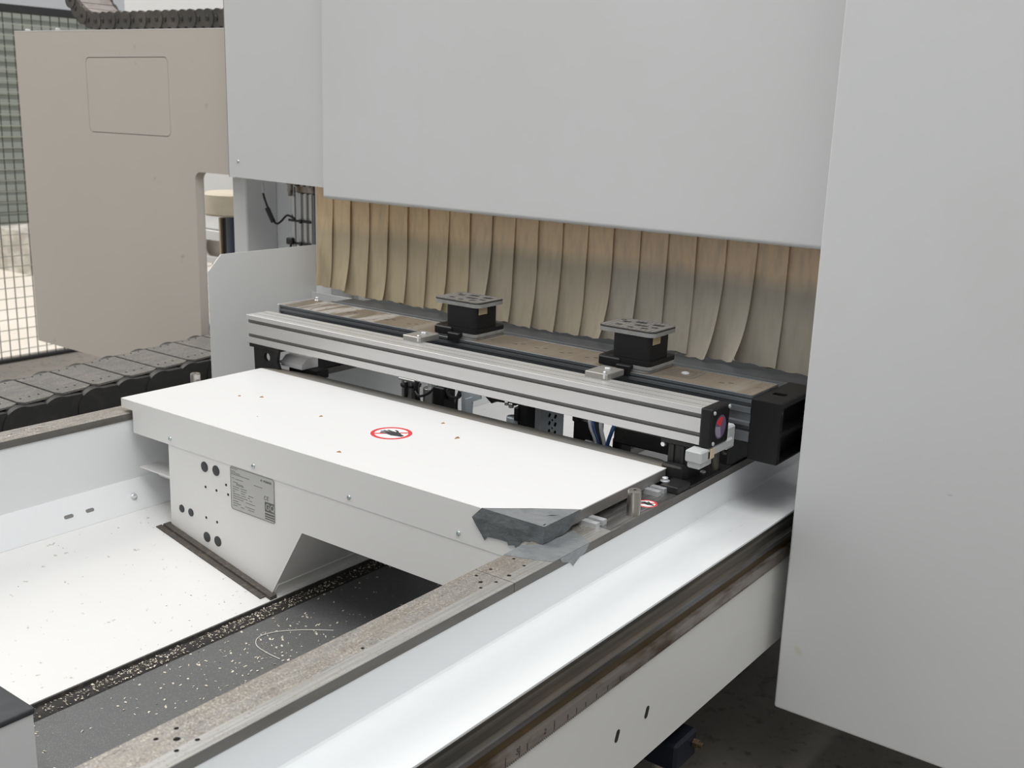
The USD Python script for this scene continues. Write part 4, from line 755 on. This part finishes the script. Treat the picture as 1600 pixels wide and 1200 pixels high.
# ================================================================== BEHIND: HOUSING, BEIGE CAP, BEAM, FENCE
hs = thing('rear_machine_housing', 'bright white machine housing standing behind the grey cabinet', 'machine housing', loc=(-4.2, 3.7, 0))
part(hs, 'housing_panel', rbox(-5.06, -3.3, 3.4, 4.2, .93, 3.2, .012, 4), 'bright_housing')
part(hs, 'slotted_beam', ext('y', poly([(-4.62, .768), (-3.9, .790), (-3.9, .935), (-4.62, .935)], 0, [slot(-4.36, .848, .19, .085)]), 3.36, 3.39), 'bright_housing', 'white beam with an oval slot', smooth=False)
part(hs, 'slot_back', box(-4.60, -4.1, 3.42, 3.43, .78, .93, .001), 'cabinet_paint')
part(hs, 'housing_leg', box(-4.0, -3.88, 3.5, 3.62, 0, .95, .003), 'bright_housing')
part(hs, 'housing_leg', box(-5.0, -4.88, 3.5, 3.62, 0, .95, .003), 'bright_housing')
cp = thing('blue_cylinder_post', 'dark blue post with a round beige cap seen through the cabinet cut-out', 'post', loc=(-4.0, 3.2, 0))
part(cp, 'cap', lathe([(0, 1.055), (.132, 1.055), (.140, 1.063), (.140, 1.148), (.125, 1.158), (0, 1.160)], (-3.985, 3.2, 0), n=40), 'cream_plastic', 'round beige cap')
part(cp, 'post_body', cat(cyl((-3.935, 3.24, 0), .105, 1.055, n=28)), 'navy')
part(cp, 'post_cover', box(-4.068, -4.03, 3.19, 3.26, .50, 1.03, .003), 'black_plastic')
part(cp, 'post_strip', box(-4.082, -4.069, 3.18, 3.25, .86, 1.035, .002), 'cream')

fe = thing('mesh_fence', 'dark wire mesh safety fence at the far left in front of the sunlit yard', 'fence', loc=(-6.15, 3.5, 0))
FX = -6.15
part(fe, 'top_rail', box(FX - .02, FX + .02, 2.6, 6.6, 2.005, 2.050, .003), 'fence_frame')
part(fe, 'bottom_rail', box(FX - .02, FX + .02, 2.6, 6.6, .0, .022, .003), 'fence_frame')
part(fe, 'vertical_wires', cat(*[box(FX - .0022, FX + .0022, y - .0022, y + .0022, .02, 2.01, 0) for y in np.arange(2.66, 5.6, .0575)]), 'wire', kind='stuff', smooth=False)
part(fe, 'horizontal_wires', cat(*[box(FX + .002, FX + .006, 2.62, 5.6, z - .002, z + .002, 0) for z in np.arange(.07, 2.0, .0625)]), 'wire_lit', kind='stuff', smooth=False)
part(fe, 'fence_post', box(FX - .03, FX + .03, 5.6, 5.66, 0, 2.05, .003), 'fence_frame')
part(fe, 'fence_post', box(FX - .03, FX + .03, 2.56, 2.62, 0, 2.05, .003), 'fence_frame')
bk = trimesh.creation.box((.7, .62, .40)).subdivide().subdivide().subdivide(); v = bk.vertices; v += (meshkit.fbm(v * 7)[:, None] - .5) * .05 * np.sign(v); bk.vertices = v; bk.apply_translation((-9.6, 5.42, .16))
solo('concrete_block', bk, 'block_concrete', 'rough concrete block on the yard at the foot of the ribbed wall', 'concrete block')

# ================================================================== DARK-TOPPED BOX IN THE NEAR LEFT CORNER
nb = thing('corner_box', 'white box with dark grey top in the lower left corner of the photo', 'machine box', loc=(-1.75, .55, .47))
part(nb, 'body', ext('y', [(-2.10, .597), (-1.5115, .597), (-1.5115, .4715), (-1.743, .4715), (-2.10, .5365)], .32, .781), 'hood_paint', smooth=False)
part(nb, 'top_cover', rbox(-2.104, -1.509, .316, .7845, .594, .606, .004, 4), 'dark_top', 'dark grey top cover')
